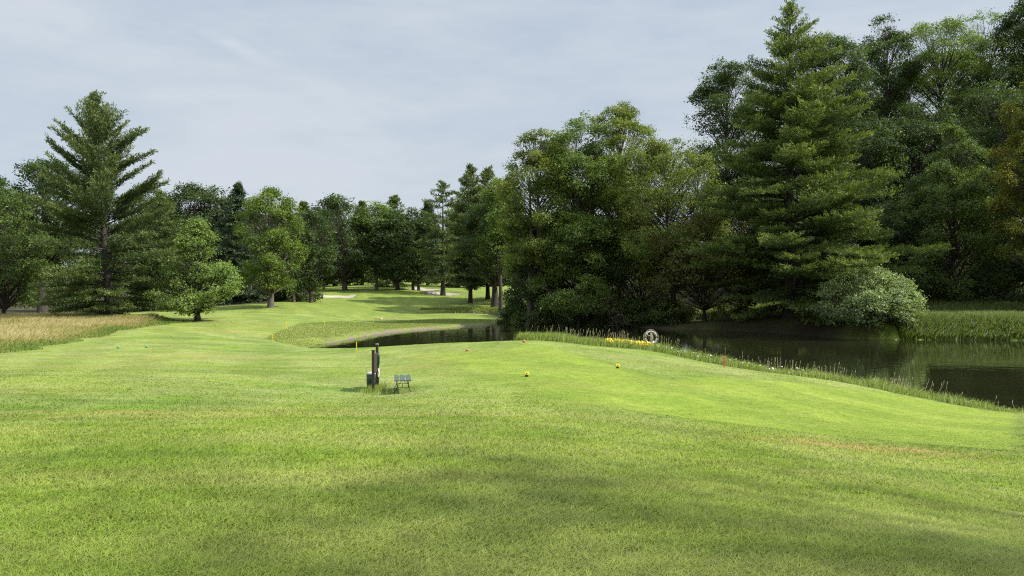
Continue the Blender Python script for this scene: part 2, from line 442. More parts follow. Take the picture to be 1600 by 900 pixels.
def ground_mat():
    m, nt, out = new_mat('mown_grass_ground')
    gn = nt.nodes.new('ShaderNodeGroup'); gn.node_tree = GG
    geo = N(nt, 'ShaderNodeNewGeometry'); pos = geo.outputs['Position']
    fine = noise(nt, pos, 26.0, 4, 0.7)
    c = gn.outputs[0]
    c = mixc(nt, ramp(nt, fine, [(0.35, 0.0), (0.65, 1.0)]), mixc(nt, 1.0, c, (.62, .62, .60), 'MULTIPLY'), mixc(nt, 1.0, c, (1.2, 1.2, 1.2), 'MULTIPLY'))
    soil = mixc(nt, noise(nt, pos, 2.5, 5, 0.7), (.055, .040, .028), (.26, .22, .17))
    c = mixc(nt, attr(nt, 'dirt'), c, soil)
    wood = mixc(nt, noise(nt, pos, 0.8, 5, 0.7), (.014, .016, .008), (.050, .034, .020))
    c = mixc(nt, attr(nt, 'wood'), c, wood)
    c = mixc(nt, math_(nt, 'MULTIPLY', attr(nt, 'bare'), 0.9), c, (.075, .060, .045))
    b = N(nt, 'ShaderNodeBsdfPrincipled', Roughness=0.85)
    b.inputs['Specular IOR Level'].default_value = 0.2
    L(nt, c, b.inputs['Base Color'])
    bp = N(nt, 'ShaderNodeBump', Strength=0.7, Distance=0.05)
    L(nt, math_(nt, 'ADD', fine, math_(nt, 'MULTIPLY', noise(nt, pos, 6.0, 4, 0.7), 1.5)), bp.inputs['Height'])
    L(nt, bp.outputs[0], b.inputs['Normal'])
    L(nt, b.outputs[0], out.inputs[0])
    return m

def blade_mat(name, own=None, transl=0.42, spec=0.22, up=1.1):
    m, nt, out = new_mat(name)
    if own:
        c = ramp(nt, attr(nt, 'rnd'), own)
    else:
        gn = nt.nodes.new('ShaderNodeGroup'); gn.node_tree = GG
        c = gn.outputs[0]
        r_ = attr(nt, 'rnd')
        c = mixc(nt, r_, mixc(nt, 1.0, c, (.92, 1.0, .84), 'MULTIPLY'), mixc(nt, 1.0, c, (1.66, 1.60, 1.46), 'MULTIPLY'))
        c = mixc(nt, ramp(nt, r_, [(0.965, 0.0), (0.985, 1.0)]), c, (.30, .27, .13))
    b = N(nt, 'ShaderNodeBsdfPrincipled', Roughness=0.5)
    b.inputs['Specular IOR Level'].default_value = spec
    L(nt, c, b.inputs['Base Color'])
    geo = N(nt, 'ShaderNodeNewGeometry')
    vm = nt.nodes.new('ShaderNodeVectorMath'); vm.operation = 'ADD'; vm.inputs[1].default_value = (0, 0, up)
    L(nt, geo.outputs['Normal'], vm.inputs[0])
    vn = nt.nodes.new('ShaderNodeVectorMath'); vn.operation = 'NORMALIZE'; L(nt, vm.outputs[0], vn.inputs[0])
    L(nt, vn.outputs[0], b.inputs['Normal'])
    t = N(nt, 'ShaderNodeBsdfTranslucent')
    L(nt, mixc(nt, 1.0, c, (1.3, 1.35, .7), 'MULTIPLY'), t.inputs[0])
    mx = N(nt, 'ShaderNodeMixShader'); mx.inputs[0].default_value = transl
    L(nt, b.outputs[0], mx.inputs[1]); L(nt, t.outputs[0], mx.inputs[2])
    L(nt, mx.outputs[0], out.inputs[0])
    return m

# ------------------------------------------------------------------ ground sheet
ang = np.concatenate([np.arange(-180, -44, 4.0), np.arange(-44, 44, 0.15), np.arange(44, 180, 4.0)])
rad = [0.6]
while rad[-1] < 30: rad.append(rad[-1] * 1.02)
while rad[-1] < 135: rad.append(rad[-1] + 0.42)
while rad[-1] < 215: rad.append(rad[-1] + 1.1)
while rad[-1] < 1600: rad.append(rad[-1] * 1.07)
rad = np.array(rad)
AA, RR = np.meshgrid(np.radians(ang), rad)
gx = (RR * np.sin(AA)).ravel(); gy = (RR * np.cos(AA)).ravel()
gz = height(gx, gy)
na, nr = len(ang), len(rad)
ii = np.arange(nr - 1)[:, None]; jj = np.arange(na)[None, :]; j2 = (jj + 1) % na
quads = np.stack([ii * na + jj, ii * na + j2, (ii + 1) * na + j2, (ii + 1) * na + jj], -1).reshape(-1, 4)
c0 = len(gx)
gx = np.append(gx, 0.0); gy = np.append(gy, 0.0); gz = np.append(gz, hz(0, 0))
tri = np.stack([np.full(na, c0), (np.arange(na) + 1) % na, np.arange(na)], -1)
mk = masks(gx, gy)
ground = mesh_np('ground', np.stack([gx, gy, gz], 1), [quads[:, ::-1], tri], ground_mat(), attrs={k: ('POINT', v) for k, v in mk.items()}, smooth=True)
tag(ground, kind='structure')

# ------------------------------------------------------------------ water
def water_mat():
    m, nt, out = new_mat('pond_water')
    geo = N(nt, 'ShaderNodeNewGeometry')
    mp = N(nt, 'ShaderNodeMapping'); mp.inputs['Scale'].default_value = (0.5, 1.0, 1.0)
    L(nt, geo.outputs['Position'], mp.inputs[0])
    n1 = noise(nt, mp.outputs[0], 1.1, 3, 0.55)
    n2 = noise(nt, geo.outputs['Position'], 0.12, 2, 0.5)
    bp = N(nt, 'ShaderNodeBump', Strength=0.2, Distance=0.05)
    L(nt, n1, bp.inputs['Height'])
    b = N(nt, 'ShaderNodeBsdfPrincipled', Roughness=0.03, IOR=1.333)
    L(nt, mixc(nt, n2, (.009, .011, .005), (.018, .020, .008)), b.inputs['Base Color'])
    L(nt, bp.outputs[0], b.inputs['Normal'])
    L(nt, b.outputs[0], out.inputs[0])
    return m
wx0, wx1, wy0, wy1 = -22, 66, 14, 132
ng = 24
gxx, gyy = np.meshgrid(np.linspace(wx0, wx1, ng), np.linspace(wy0, wy1, ng))
q = np.arange(ng - 1)[:, None] * ng + np.arange(ng - 1)[None, :]
q = np.stack([q, q + 1, q + ng + 1, q + ng], -1).reshape(-1, 4)
water = mesh_np('water', np.stack([gxx.ravel(), gyy.ravel(), np.zeros(ng * ng)], 1), [q], water_mat())
tag(water, kind='structure')

# ------------------------------------------------------------------ sand bunkers
sand = simple('bunker_sand', (.34, .31, .24), 0.95, var=.18, scale=1.5, bump=.2)
sand2 = simple('grey_bunker_sand', (.33, .30, .25), 0.95, var=.18, scale=1.5, bump=.2)
for k, (bx, by, rw, rd, dp) in enumerate(BUNKERS):
    rs = np.linspace(0.02, 0.93, 12); an = np.linspace(0, 2 * np.pi, 40, endpoint=False)
    wob = 1 + 0.10 * np.sin(an * 3 + k) + 0.06 * np.sin(an * 5 + 2 * k)
    X = bx + rs[:, None] * rw * wob[None] * np.cos(an)[None]; Y = by + rs[:, None] * rd * wob[None] * np.sin(an)[None]
    Z = height(X, Y) + 0.05
    V = np.stack([X.ravel(), Y.ravel(), Z.ravel()], 1)
    a = np.arange(11)[:, None]; b_ = np.arange(40)[None]
    f = np.stack([a * 40 + b_, (a + 1) * 40 + b_, (a + 1) * 40 + (b_ + 1) % 40, a * 40 + (b_ + 1) % 40], -1).reshape(-1, 4)
    cap = [np.arange(40)[None]]
    o = mesh_np('sand_bunker', V, [f] + cap, sand if k == 0 else sand2, smooth=True)
    tag(o, kind='structure')
    o['label'] = ['pale sand bunker beside the green', 'grey sand bunker set in the green slope', 'low grey sand mound behind the green'][k]

# ------------------------------------------------------------------ trees
def nrm(v): return v / (np.linalg.norm(v, axis=-1, keepdims=True) + 1e-9)

def leaf_quads(Pc, Nn, size, rng, aspect=0.62):
    n = len(Pc)
    a = rng.normal(size=(n, 3)); t = nrm(np.cross(Nn, a)); b = np.cross(Nn, t)
    s = (size * np.clip(np.exp(rng.normal(-.05, .38, n)), .35, 2.0))[:, None] / 2
    fold = Nn * s * 0.25
    V = np.stack([Pc + t * s, Pc + b * s * aspect + fold, Pc - t * s, Pc - b * s * aspect + fold], 1).reshape(-1, 3)
    return V, np.arange(4 * n).reshape(-1, 4)

def needle_quads(Pc, D, length, width, rng):
    n = len(Pc)
    s = nrm(np.cross(D, rng.normal(size=(n, 3))))
    l = (length * (0.7 + 0.6 * rng.random(n)))[:, None]
    w = width / 2
    V = np.stack([Pc - s * w * .6, Pc + s * w * .6, Pc + D * l * .6 + s * w, Pc + D * l, Pc + D * l * .6 - s * w], 1).reshape(-1, 3)
    return V, np.arange(5 * n).reshape(-1, 5)

PROF = {
    'oval': [(0, .40), (.15, .80), (.40, 1), (.65, .97), (.82, .78), (.93, .52), (1, .25)],
    'round': [(0, .55), (.2, .95), (.5, 1), (.72, .90), (.87, .66), (.95, .45), (1, .25)],
    'cone': [(0, .8), (.12, 1), (.5, .78), (.8, .46), (.93, .26), (1, .10)],
    'vase': [(0, .25), (.3, .65), (.65, 1), (.85, .88), (.95, .65), (1, .4)],
    'column': [(0, .6), (.2, .9), (.6, 1), (.82, .78), (.94, .48), (1, .2)],
    'skirt': [(0, .95), (.25, 1), (.6, .95), (.85, .70), (.95, .45), (1, .25)],
    'shrub': [(0, .85), (.3, 1), (.6, .92), (.82, .68), (.94, .42), (1, .2)],
}

def broadleaf(name, label, cat, mat, x, y, top, rx, bottom=0.0, prof='oval', seed=0, ry=None, lean=(0, 0), trunk_r=None, bark='bark', leaf=None, dens=4.6,
              n_lobes=None, lobe=0.27, gap=0.22, stems=1, group=None, flat=0.75, upl=0.18, vis=1.0):
    """x, y: foot; top: crown top z over the foot; rx: crown half width; bottom: crown bottom over the foot"""
    rng = np.random.default_rng(seed + 1000)
    zb = hz(x, y) - 0.08
    root = empty(name, (x, y, zb))
    tag(root, label, cat, group)
    ry = ry or rx
    Hc = top - bottom
    dist = math.hypot(x, y)
    pxm = dist / 768.0
    leaf = leaf or max(0.09, 1.6 * pxm)
    pr = np.array(PROF[prof])
    if n_lobes is None: n_lobes = int(np.clip(24 + Hc / rx * 22 + rx * 2, 40, 130))
    t = rng.random(n_lobes * 6)
    keep = rng.random(len(t)) < np.interp(t, pr[:, 0], pr[:, 1]) + 0.10
    t = t[keep][:n_lobes]; t[:7] = [.97, .92, .90, .86, .83, .80, .04]
    nl = len(t)
    Rt = np.interp(t, pr[:, 0], pr[:, 1])
    a = np.cumsum(np.full(nl, 2.399963)) + rng.normal(0, .5, nl)
    lr = lobe * rx * (0.7 + 0.65 * rng.random(nl)) * (0.6 + 0.4 * Rt)
    out = np.maximum(0, Rt * (0.86 + 0.28 * rng.random(nl)) * rx - lr * 0.75) * np.where(rng.random(nl) < .72, 1.0, 0.25 + 0.6 * rng.random(nl)) / rx
    lc = np.stack([np.cos(a) * out * rx + lean[0] * t, np.sin(a) * out * ry + lean[1] * t, bottom + t * Hc - lr * 0.55 * t + lr * .3 * (1 - t)], 1)
    # leaves
    area = math.pi / 4 * (2 * rx * Hc) / (pxm * pxm)
    nleaf = int(np.clip(dens * area * vis * min(1.5, (1.75 * pxm / leaf)) ** 2, 1200, 150000))
    per = 13
    ncl = max(60, nleaf // per)
    wgt = lr ** 2; wgt /= wgt.sum()
    li = rng.choice(nl, ncl, p=wgt)
    d = nrm(rng.normal(size=(ncl, 3)))
    axis = lc[li] - np.array([0, 0, bottom + Hc * 0.35]); axis[:, 2] *= 0.5
    d = nrm(d + 0.55 * nrm(axis) + np.array([0, 0, upl]))
    rr = (0.5 + 0.58 * rng.random(ncl) ** 0.7)
    cc = lc[li] + d * (lr[li] * rr)[:, None] * np.array([1, 1, flat])
    if gap:
        g = np.sin(cc[:, 0] * 2.1 / leaf * .12 + seed) + np.sin(cc[:, 2] * 2.7 / leaf * .12 + seed * 2) + np.sin(cc[:, 1] * 1.9 / leaf * .12)
        kp = g > -1.6 + gap; cc = cc[kp]; d = d[kp]; li = li[kp]; ncl = len(cc)
    sig = leaf * 1.35
    pc = np.repeat(cc, per, 0) + rng.normal(size=(ncl * per, 3)) * sig * np.array([1.15, 1.15, 0.6])
    nn = nrm(np.repeat(d, per, 0) * 0.7 + np.array([0, 0, .45]) + rng.normal(size=(ncl * per, 3)) * 0.55)
    V, Fq = leaf_quads(pc, nn, leaf, rng)
    lobe_r = rng.random(nl)
    rnd = np.clip(np.repeat(0.5 * lobe_r[li] + 0.5 * rng.random(ncl), per) * 0.75 + 0.25 * rng.random(ncl * per), 0, 1)
    crown = mesh_np('crown', V, [Fq], M[mat] if isinstance(mat, str) else mat, root, {'rnd': ('FACE', rnd)})
    # trunk and limbs
    tr = trunk_r or max(0.10, top * 0.017)
    tv, tf = [], []; off = 0
    def addt(pts, rads, n=7):
        nonlocal off
        v, f = tube_np(np.array(pts), np.array(rads), n); tv.append(v); tf.append(f + off); off += len(v)
    for s in range(stems):
        sx, sy = (0, 0) if stems == 1 else (rng.normal(0, rx * .12), rng.normal(0, rx * .12))
        ht = bottom + Hc * 0.72
        k = np.linspace(0, 1, 9)
        px_ = sx + lean[0] * k * .7 + np.sin(k * 5 + seed) * rx * .025; py_ = sy + lean[1] * k * .7 + np.cos(k * 4 + seed) * rx * .025
        rads = tr * (1 - 0.85 * k) * (1 + 0.55 * np.exp(-k * ht / (tr * 2.2)))
        pts = np.stack([px_, py_, k * ht - .15], 1)
        # finer steps at the flare
        kk = np.unique(np.concatenate([k, [0.01, 0.025, 0.05]]))
        pts = np.stack([np.interp(kk, k, pts[:, i]) for i in range(3)], 1); rads = tr * (1 - 0.85 * kk) * (1 + 0.6 * np.exp(-kk * ht / (tr * 1.8)))
        addt(pts, rads, 9)
    for i in range(nl):
        e = lc[i]
        zs = min(max(bottom * 0.75, e[2] - out[i] * rx * 0.9 - 0.8), ht * 0.93)
        zs = max(zs, 0.3 if stems > 1 or bottom < 1 else bottom * 0.7)
        k0 = zs / ht
        s0 = np.array([lean[0] * k0 * .7, lean[1] * k0 * .7, zs])
        mid = (s0 + e) / 2 + np.array([0, 0, 0.12 * np.linalg.norm(e - s0)]) * rng.uniform(-.4, 1) + rng.normal(0, .06 * rx, 3)
        q = np.linspace(0, 1, 6)[:, None]
        pts = (1 - q) ** 2 * s0 + 2 * q * (1 - q) * mid + q * q * e
        r0 = tr * (1 - 0.85 * k0) * 0.5
        addt(pts, np.linspace(max(r0, 0.03), 0.02, 6), 5)
        for c_ in np.nonzero(li == i)[0][:4]:
            addt([pts[3], (pts[3] + cc[c_]) / 2 + rng.normal(0, .05 * rx, 3), cc[c_]], [max(r0 * .35, .02), max(.015, r0 * .2), .01], 3)
    mesh_np('trunk', np.concatenate(tv), [np.concatenate(tf)], M[bark], root, smooth=True)
    return root

def conifer(name, label, mat, x, y, top, prof, seed=0, bare=0.0, ang=((0, 25), (.3, 35), (1, 70)), droop=0.12, whorl=0.75, per=5, needle=None, dens=1.0, trunk_r=None,
            bark='bark_dark', group=None, lean=(0, 0), plume=0.34, jag=0.3, layer=0.0, side=None, tuft_up=0.35, cat='conifer tree', wd=1.0):
    """prof: (t, half width) from the foot to the tip; ang: branch angle over the horizontal by t"""
    rng = np.random.default_rng(seed + 5000)
    zb = hz(x, y) - 0.1
    root = empty(name, (x, y, zb)); tag(root, label, cat, group)
    pr = np.array(prof, float); an = np.array(ang, float)
    dist = math.hypot(x, y); pxm = dist / 768.0
    tr = trunk_r or top * 0.016
    tv, tf = [], []; off = 0
    def addt(pts, rads, n=5):
        nonlocal off
        v, f = tube_np(np.array(pts), np.array(rads), n); tv.append(v); tf.append(f + off); off += len(v)
    kk = np.unique(np.concatenate([np.linspace(0, 1, 12), [.01, .025, .05]]))
    addt(np.stack([lean[0] * kk, lean[1] * kk, kk * top - .15], 1), tr * (1 - 0.97 * kk) * (1 + .5 * np.exp(-kk * top / (tr * 2))), 9)
    nlen = needle or max(0.16, 2.6 * pxm); nwid = max(0.028, 0.62 * pxm) * wd
    PP, DD, RN = [], [], []
    z = bare * top; ph = rng.random() * 6
    while z < top - 0.15:
        t = z / top
        if t < bare: z += whorl; continue
        np_ = per if t < .9 else max(3, per - 1)
        ph += 1.1
        for b in range(np_):
            a = ph + b * 2 * math.pi / np_ + rng.normal(0, .25)
            jg = 1 + jag * rng.uniform(-1, .7)
            if side: jg *= 1 + side[0] * math.cos(a) + side[1] * math.sin(a)
            el = R(np.interp(t, an[:, 0], an[:, 1]) + rng.normal(0, 7))
            Lb = np.interp(t, pr[:, 0], pr[:, 1]) * jg
            for _ in range(6):
                tt = t + Lb * (math.tan(el) - droop * .3 / max(.35, math.cos(el))) / top
                Lb = .5 * Lb + .5 * np.interp(tt, pr[:, 0], pr[:, 1]) * jg
            if t + Lb * math.tan(el) / top > 1.0: Lb = max(.15, (1.0 - t) * top / max(.05, math.tan(el)))
            if Lb < .12: continue
            rad_ = Lb; Lt = Lb / max(.35, math.cos(el))
            Lt = min(Lt, Lb * 1.9)
            q = np.linspace(0, 1, 6)
            dirv = np.array([math.cos(a), math.sin(a)])
            hor = q * Lt * math.cos(el); ver = q * Lt * math.sin(el) - droop * Lt * q ** 2 * 1.0 + droop * Lt * 0.7 * q ** 4
            z0 = z + rng.normal(0, whorl * .35)
            ax = np.array([lean[0] * t, lean[1] * t])
            pts = np.stack([ax[0] + dirv[0] * hor, ax[1] + dirv[1] * hor, z0 + ver], 1)
            br = max(.018, tr * (1 - t) * .28)
            addt(pts, np.linspace(br, .012, 6), 4)
            # twigs left and right along the branch, forming a flat plume
            spacing = max(0.30, 2.2 * pxm) / dens
            nt_ = max(3, int(Lt * .88 / spacing))
            s = np.linspace(.14 if Lb < 2.5 else .22, 1, nt_)
            base = np.stack([np.interp(s, q, pts[:, i]) for i in range(3)], 1)
            tan = nrm(np.gradient(base, axis=0)) if nt_ > 1 else np.array([[dirv[0], dirv[1], .3]])
            lat = np.array([-dirv[1], dirv[0], 0])
            tone = 0.32 * rng.random()
            for sg in (-1, 0, 1):
                tl = (plume * Lb * np.sin(np.clip(s, .05, 1) ** .8 * 2.75) + .12) * (0.6 + .6 * rng.random(nt_))
                tl = np.clip(tl, .12, 2.4)
                if sg == 0: tl = np.full(nt_, .12)
                td = nrm(tan * .75 + sg * lat * .9 + np.array([0, 0, .10]) + rng.normal(0, .12, (nt_, 3)))
                ntuft = np.maximum(1, (tl / max(.22, 1.9 * pxm) * dens).astype(int))
                for u in range(int(ntuft.max())):
                    m = ntuft > u
                    f_ = ((u + 1) / ntuft[m])[:, None]
                    p = base[m] + td[m] * tl[m][:, None] * f_ + np.array([0, 0, .06]) * (tl[m][:, None] * f_)
                    reps = 5
                    p = np.repeat(p, reps, 0) + rng.normal(0, .05 + .25 * pxm, (m.sum() * reps, 3))
                    dd = nrm(np.repeat(td[m], reps, 0) * .8 + rng.normal(0, .5, (m.sum() * reps, 3)) + np.array([0, 0, tuft_up]))
                    PP.append(p); DD.append(dd)
                    RN.append(np.clip(tone + .5 * np.repeat((s[m] * .6 + .4) * (u + 1) / ntuft[m], reps) ** 2 + .22 * rng.random(m.sum() * reps), 0, 1))  # needles lighter towards tips: young growth, boosted to paint in sunlit tips
        z += whorl * (1.1 - .5 * t) * rng.uniform(.7, 1.3) * (1 + layer * (rng.random() < .3))
    # leader
    n0 = 40
    zz = top - rng.random(n0) * top * .05
    PP.append(np.stack([np.full(n0, lean[0]), np.full(n0, lean[1]), zz], 1)); DD.append(nrm(np.stack([rng.normal(0, .6, n0), rng.normal(0, .6, n0), np.full(n0, .9)], 1))); RN.append(rng.random(n0) * .6)
    PP = np.concatenate(PP); DD = np.concatenate(DD); RN = np.concatenate(RN)
    V, Fq = needle_quads(PP, DD, nlen, nwid, rng)
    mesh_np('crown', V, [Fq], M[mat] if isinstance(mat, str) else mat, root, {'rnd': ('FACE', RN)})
    mesh_np('trunk', np.concatenate(tv), [np.concatenate(tf)], M[bark], root, smooth=True)
    return root

def spot(px, Y): return (px - 800) / F * Y
def top_of(py, px, Y): return EYE - (py - 450) / F * Y - hz(spot(px, Y), Y)
def wid(dpx, Y): return dpx / F * Y

def T(px, Y, ptop, hw, pbot, mat, prof, label, seed, name='broadleaf_tree', cat='tree', **kw):
    """a broadleaf tree from its foot (image column, distance), top row, half width and crown bottom row"""
    x = spot(px, Y); g = hz(x, Y)
    top = EYE - (ptop - 450) / F * Y - g
    bot = max(0.0, EYE - (pbot - 450) / F * Y - g)
    return broadleaf(name, label, cat, mat, x, Y, top, wid(hw * (1.0 if name == 'bush' else 1.12), Y), bot, prof, seed, **kw)

def K(px, Y, ptop, pw, mat, label, seed, name='pine_tree', **kw):
    """a conifer; pw: (row, half width in px)"""
    x = spot(px, Y); g = hz(x, Y); top = EYE - (ptop - 450) / F * Y - g
    pr = sorted([((EYE - (r - 450) / F * Y - g) / top, wid(w, Y)) for r, w in pw])
    return conifer(name, label, mat, x, Y, top, pr, seed, **kw)

# --- left side
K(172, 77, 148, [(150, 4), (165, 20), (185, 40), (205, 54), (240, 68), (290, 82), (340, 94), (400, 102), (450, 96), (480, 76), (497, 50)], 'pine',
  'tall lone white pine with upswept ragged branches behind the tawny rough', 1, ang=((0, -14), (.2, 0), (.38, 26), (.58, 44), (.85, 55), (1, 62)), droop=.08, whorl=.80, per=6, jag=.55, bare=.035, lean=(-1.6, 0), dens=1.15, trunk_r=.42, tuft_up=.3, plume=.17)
T(308, 78, 340, 55, 484, 'sage', 'cone', 'small round crowned maple with pale leaves and a short trunk on the fairway', 2, trunk_r=.28, bark='bark_dark', leaf=.17, lobe=.26, name='maple_tree')
T(68, 96, 250, 62, 430, 'oak', 'vase', 'dark open crowned oak with thick trunk just behind the lone white pine', 3, trunk_r=.55, gap=.5, bark='bark_dark')
T(8, 84, 305, 54, 478, 'bank', 'column', 'lighter green slim tree at the edge of the rough, left of the oak', 4, bark='bark_dark')
T(-35, 100, 262, 60, 470, 'oak', 'oval', 'green tree partly outside the picture beyond the rough', 5)
T(110, 118, 330, 60, 478, 'mid', 'skirt', 'low green tree seen under the boughs of the lone white pine', 6)
T(225, 120, 285, 48, 470, 'oak', 'oval', 'dark tree hidden behind the lone white pine, on its fairway side', 7)
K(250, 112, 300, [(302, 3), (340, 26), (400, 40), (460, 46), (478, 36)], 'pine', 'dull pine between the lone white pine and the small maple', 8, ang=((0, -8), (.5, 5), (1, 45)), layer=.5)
T(298, 128, 283, 46, 460, 'oak', 'oval', 'tall dark tree rising above the small maple', 9, trunk_r=.4)
T(338, 132, 290, 40, 465, 'oak', 'oval', 'mid green tree between the small maple and the narrow spruce', 10)
K(372, 118, 287, [(289, 2), (320, 14), (370, 22), (420, 28), (470, 34)], 'spruce', 'narrow dark spruce beside the big light green tree', 11, name='spruce_tree', ang=((0, -22), (.6, -8), (1, 30)), droop=.05, whorl=.6, per=7, plume=.3, tuft_up=.1)
K(352, 124, 330, [(332, 2), (370, 14), (420, 24), (470, 30)], 'spruce', 'shorter dark spruce behind the small maple', 12, name='spruce_tree', ang=((0, -22), (.6, -8), (1, 30)), droop=.05, whorl=.6, per=7, plume=.3, tuft_up=.1)
T(422, 105, 293, 46, 452, 'lime', 'column', 'big light green tree with tall oval crown and straight trunk', 13, trunk_r=.40, bark='bark_grey', lobe=.24)
T(458, 122, 335, 32, 446, 'oak', 'oval', 'small tree tucked behind the big light green tree', 14, trunk_r=.25, bark='bark')
T(486, 128, 322, 32, 452, 'oak', 'oval', 'dark rounded tree above the end of the pale sand bunker', 15, trunk_r=.3)
T(402, 138, 312, 44, 462, 'oak', 'skirt', 'dark tree showing behind the trunk of the big light green tree', 16)
for i, (px, Y, pt, hw, lb) in enumerate([(392, 126, 446, 24, 'low dark bush under the trees left of the big light green tree'), (444, 130, 438, 22, 'low dark bush behind the trunk of the small tucked tree'),
        (478, 134, 440, 24, 'low dark bush beside the end of the pale sand bunker'), (350, 124, 452, 30, 'low dark bush behind the small maple'), (215, 108, 458, 34, 'low dark bush behind the skirts of the lone white pine'), (120, 104, 462, 34, 'low dark bush behind the rough, near the oak trunk')]):
    T(px, Y, pt, hw, 500, 'oak', 'shrub', lb, 90 + i, name='bush', cat='bush', stems=3, trunk_r=.06, group='low bushes along the wood edge')
# --- the row behind the green
T(540, 168, 302, 40, 436, 'oak', 'round', 'tallest dark oak in the row behind the green', 17, trunk_r=.5, gap=.4, lean=(-2, 0))
T(506, 176, 326, 30, 442, 'oak', 'oval', 'dense tree in the row behind the pale sand bunker', 18)
T(588, 170, 316, 30, 432, 'mid', 'vase', 'thin crowned lighter tree with pale slender trunk behind the green', 19, trunk_r=.35, gap=.5, bark='bark_grey')
T(620, 168, 328, 38, 440, 'oak', 'round', 'dark low branched tree with a stout trunk behind the green', 20, trunk_r=.42, bark='bark_dark')
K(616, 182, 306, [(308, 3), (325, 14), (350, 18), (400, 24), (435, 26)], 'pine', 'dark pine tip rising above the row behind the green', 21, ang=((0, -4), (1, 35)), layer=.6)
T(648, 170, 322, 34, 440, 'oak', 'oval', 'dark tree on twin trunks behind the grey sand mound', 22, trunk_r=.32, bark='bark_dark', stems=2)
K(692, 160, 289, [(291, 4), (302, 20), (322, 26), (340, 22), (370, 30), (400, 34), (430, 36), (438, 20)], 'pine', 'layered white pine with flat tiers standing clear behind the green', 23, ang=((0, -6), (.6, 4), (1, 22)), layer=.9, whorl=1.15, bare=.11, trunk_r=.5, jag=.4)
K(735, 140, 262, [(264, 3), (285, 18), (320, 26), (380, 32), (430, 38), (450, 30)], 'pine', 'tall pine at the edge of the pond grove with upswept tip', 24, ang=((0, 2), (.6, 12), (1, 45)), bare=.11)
K(762, 146, 264, [(266, 3), (280, 14), (310, 24), (400, 30), (450, 30)], 'pine', 'pine tip just behind the tall pine of the pond grove', 25, ang=((0, 2), (.6, 12), (1, 40)), bare=.11)
T(772, 130, 292, 44, 434, 'oak', 'round', 'broad dark maple with a stout trunk beside the tee sign', 26, trunk_r=.55, bark='bark_dark')
T(782, 124, 276, 34, 420, 'mid', 'oval', 'mid green tree top over the dark maple', 27)
for i, (px, Y, pt, hw, mt, lb) in enumerate([(446, 170, 322, 24, 'spruce', 'dark spruce in the gap right of the big light green tree'), (474, 185, 318, 26, 'pine', 'dark pine behind the end of the pale sand bunker'), (522, 200, 316, 28, 'spruce', 'dark spruce behind the dense tree of the row'),
        (566, 205, 318, 28, 'pine', 'dark pine seen beside the pale slender trunk'), (668, 200, 318, 28, 'spruce', 'dark spruce between the twin trunks and the layered pine'), (716, 190, 325, 30, 'spruce', 'dark spruce between the layered pine and the pond grove')]):
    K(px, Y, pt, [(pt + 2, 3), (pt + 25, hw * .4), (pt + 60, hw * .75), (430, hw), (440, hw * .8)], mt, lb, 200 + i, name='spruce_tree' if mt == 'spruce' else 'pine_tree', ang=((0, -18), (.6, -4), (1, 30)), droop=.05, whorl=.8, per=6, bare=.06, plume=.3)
# --- far background beyond the second fairway
rs = random.Random(4)
far = [(-160, 190), (-90, 180), (-20, 190), (40, 175), (150, 170), (215, 165), (270, 185), (330, 175), (440, 190), (520, 285), (560, 290), (600, 300), (640, 290), (680, 300), (720, 285), (755, 260), (790, 250), (830, 235), (490, 215), (370, 165), (405, 185), (470, 180), (545, 240), (625, 245), (660, 250), (705, 240)]
for i, (px, Y) in enumerate(far):
    pt = rs.uniform(352, 372) if Y > 240 else rs.uniform(318, 340)
    T(px, Y, pt - (6 if Y > 240 else 0), rs.uniform(34, 42), 452 if Y < 240 else 434, ['oak', 'mid', 'oak'][i % 3], ['oval', 'round', 'skirt'][i % 3], 'tree in the far woodland belt closing the view', 100 + i, group='trees of the far woodland belt', dens=2.4)

# --- pond grove
T(842, 96, 196, 54, 462, 'olive', 'column', 'tall leafy tree at the pond end of the grove with light olive top', 30, leaf=.2, lobe=.25, gap=.3, bark='bark_grey', stems=2)
T(905, 97, 176, 70, 470, 'mid', 'oval', 'tall tree with crown between the olive tree and the highest tree', 31, leaf=.2, lobe=.24, gap=.3, bark='bark_grey', stems=2)
T(968, 99, 160, 62, 440, 'olive', 'oval', 'highest tree of the pond grove with sunlit top', 32, leaf=.2, lobe=.25, gap=.35, bark='bark')
T(1052, 90, 208, 82, 440, 'olive', 'round', 'broad domed tree with golden tinged top and dark leaning limbs', 33, leaf=.2, lobe=.25, gap=.45, lean=(-1.0, 0), bark='bark_dark', trunk_r=.35)
T(1100, 86.5, 330, 78, 478, 'russet', 'skirt', 'low spreading maple with russet leaves overhanging the water', 34, leaf=.18, lobe=.24, gap=.3, bark='bark_dark', name='maple_tree')
T(905, 93, 330, 60, 490, 'mid', 'skirt', 'lower tree filling the bank below the tall grove trees', 35, leaf=.18, gap=.3)
T(840, 98, 340, 46, 486, 'oak', 'skirt', 'dark low tree at the corner of the pond grove', 36, leaf=.18)
T(1000, 95, 340, 62, 490, 'oak', 'skirt', 'dark low tree below the highest grove tree', 37, leaf=.18, gap=.3)
T(1160, 104, 250, 60, 470, 'oak', 'oval', 'dark tree in the gap left of the big pine', 38)
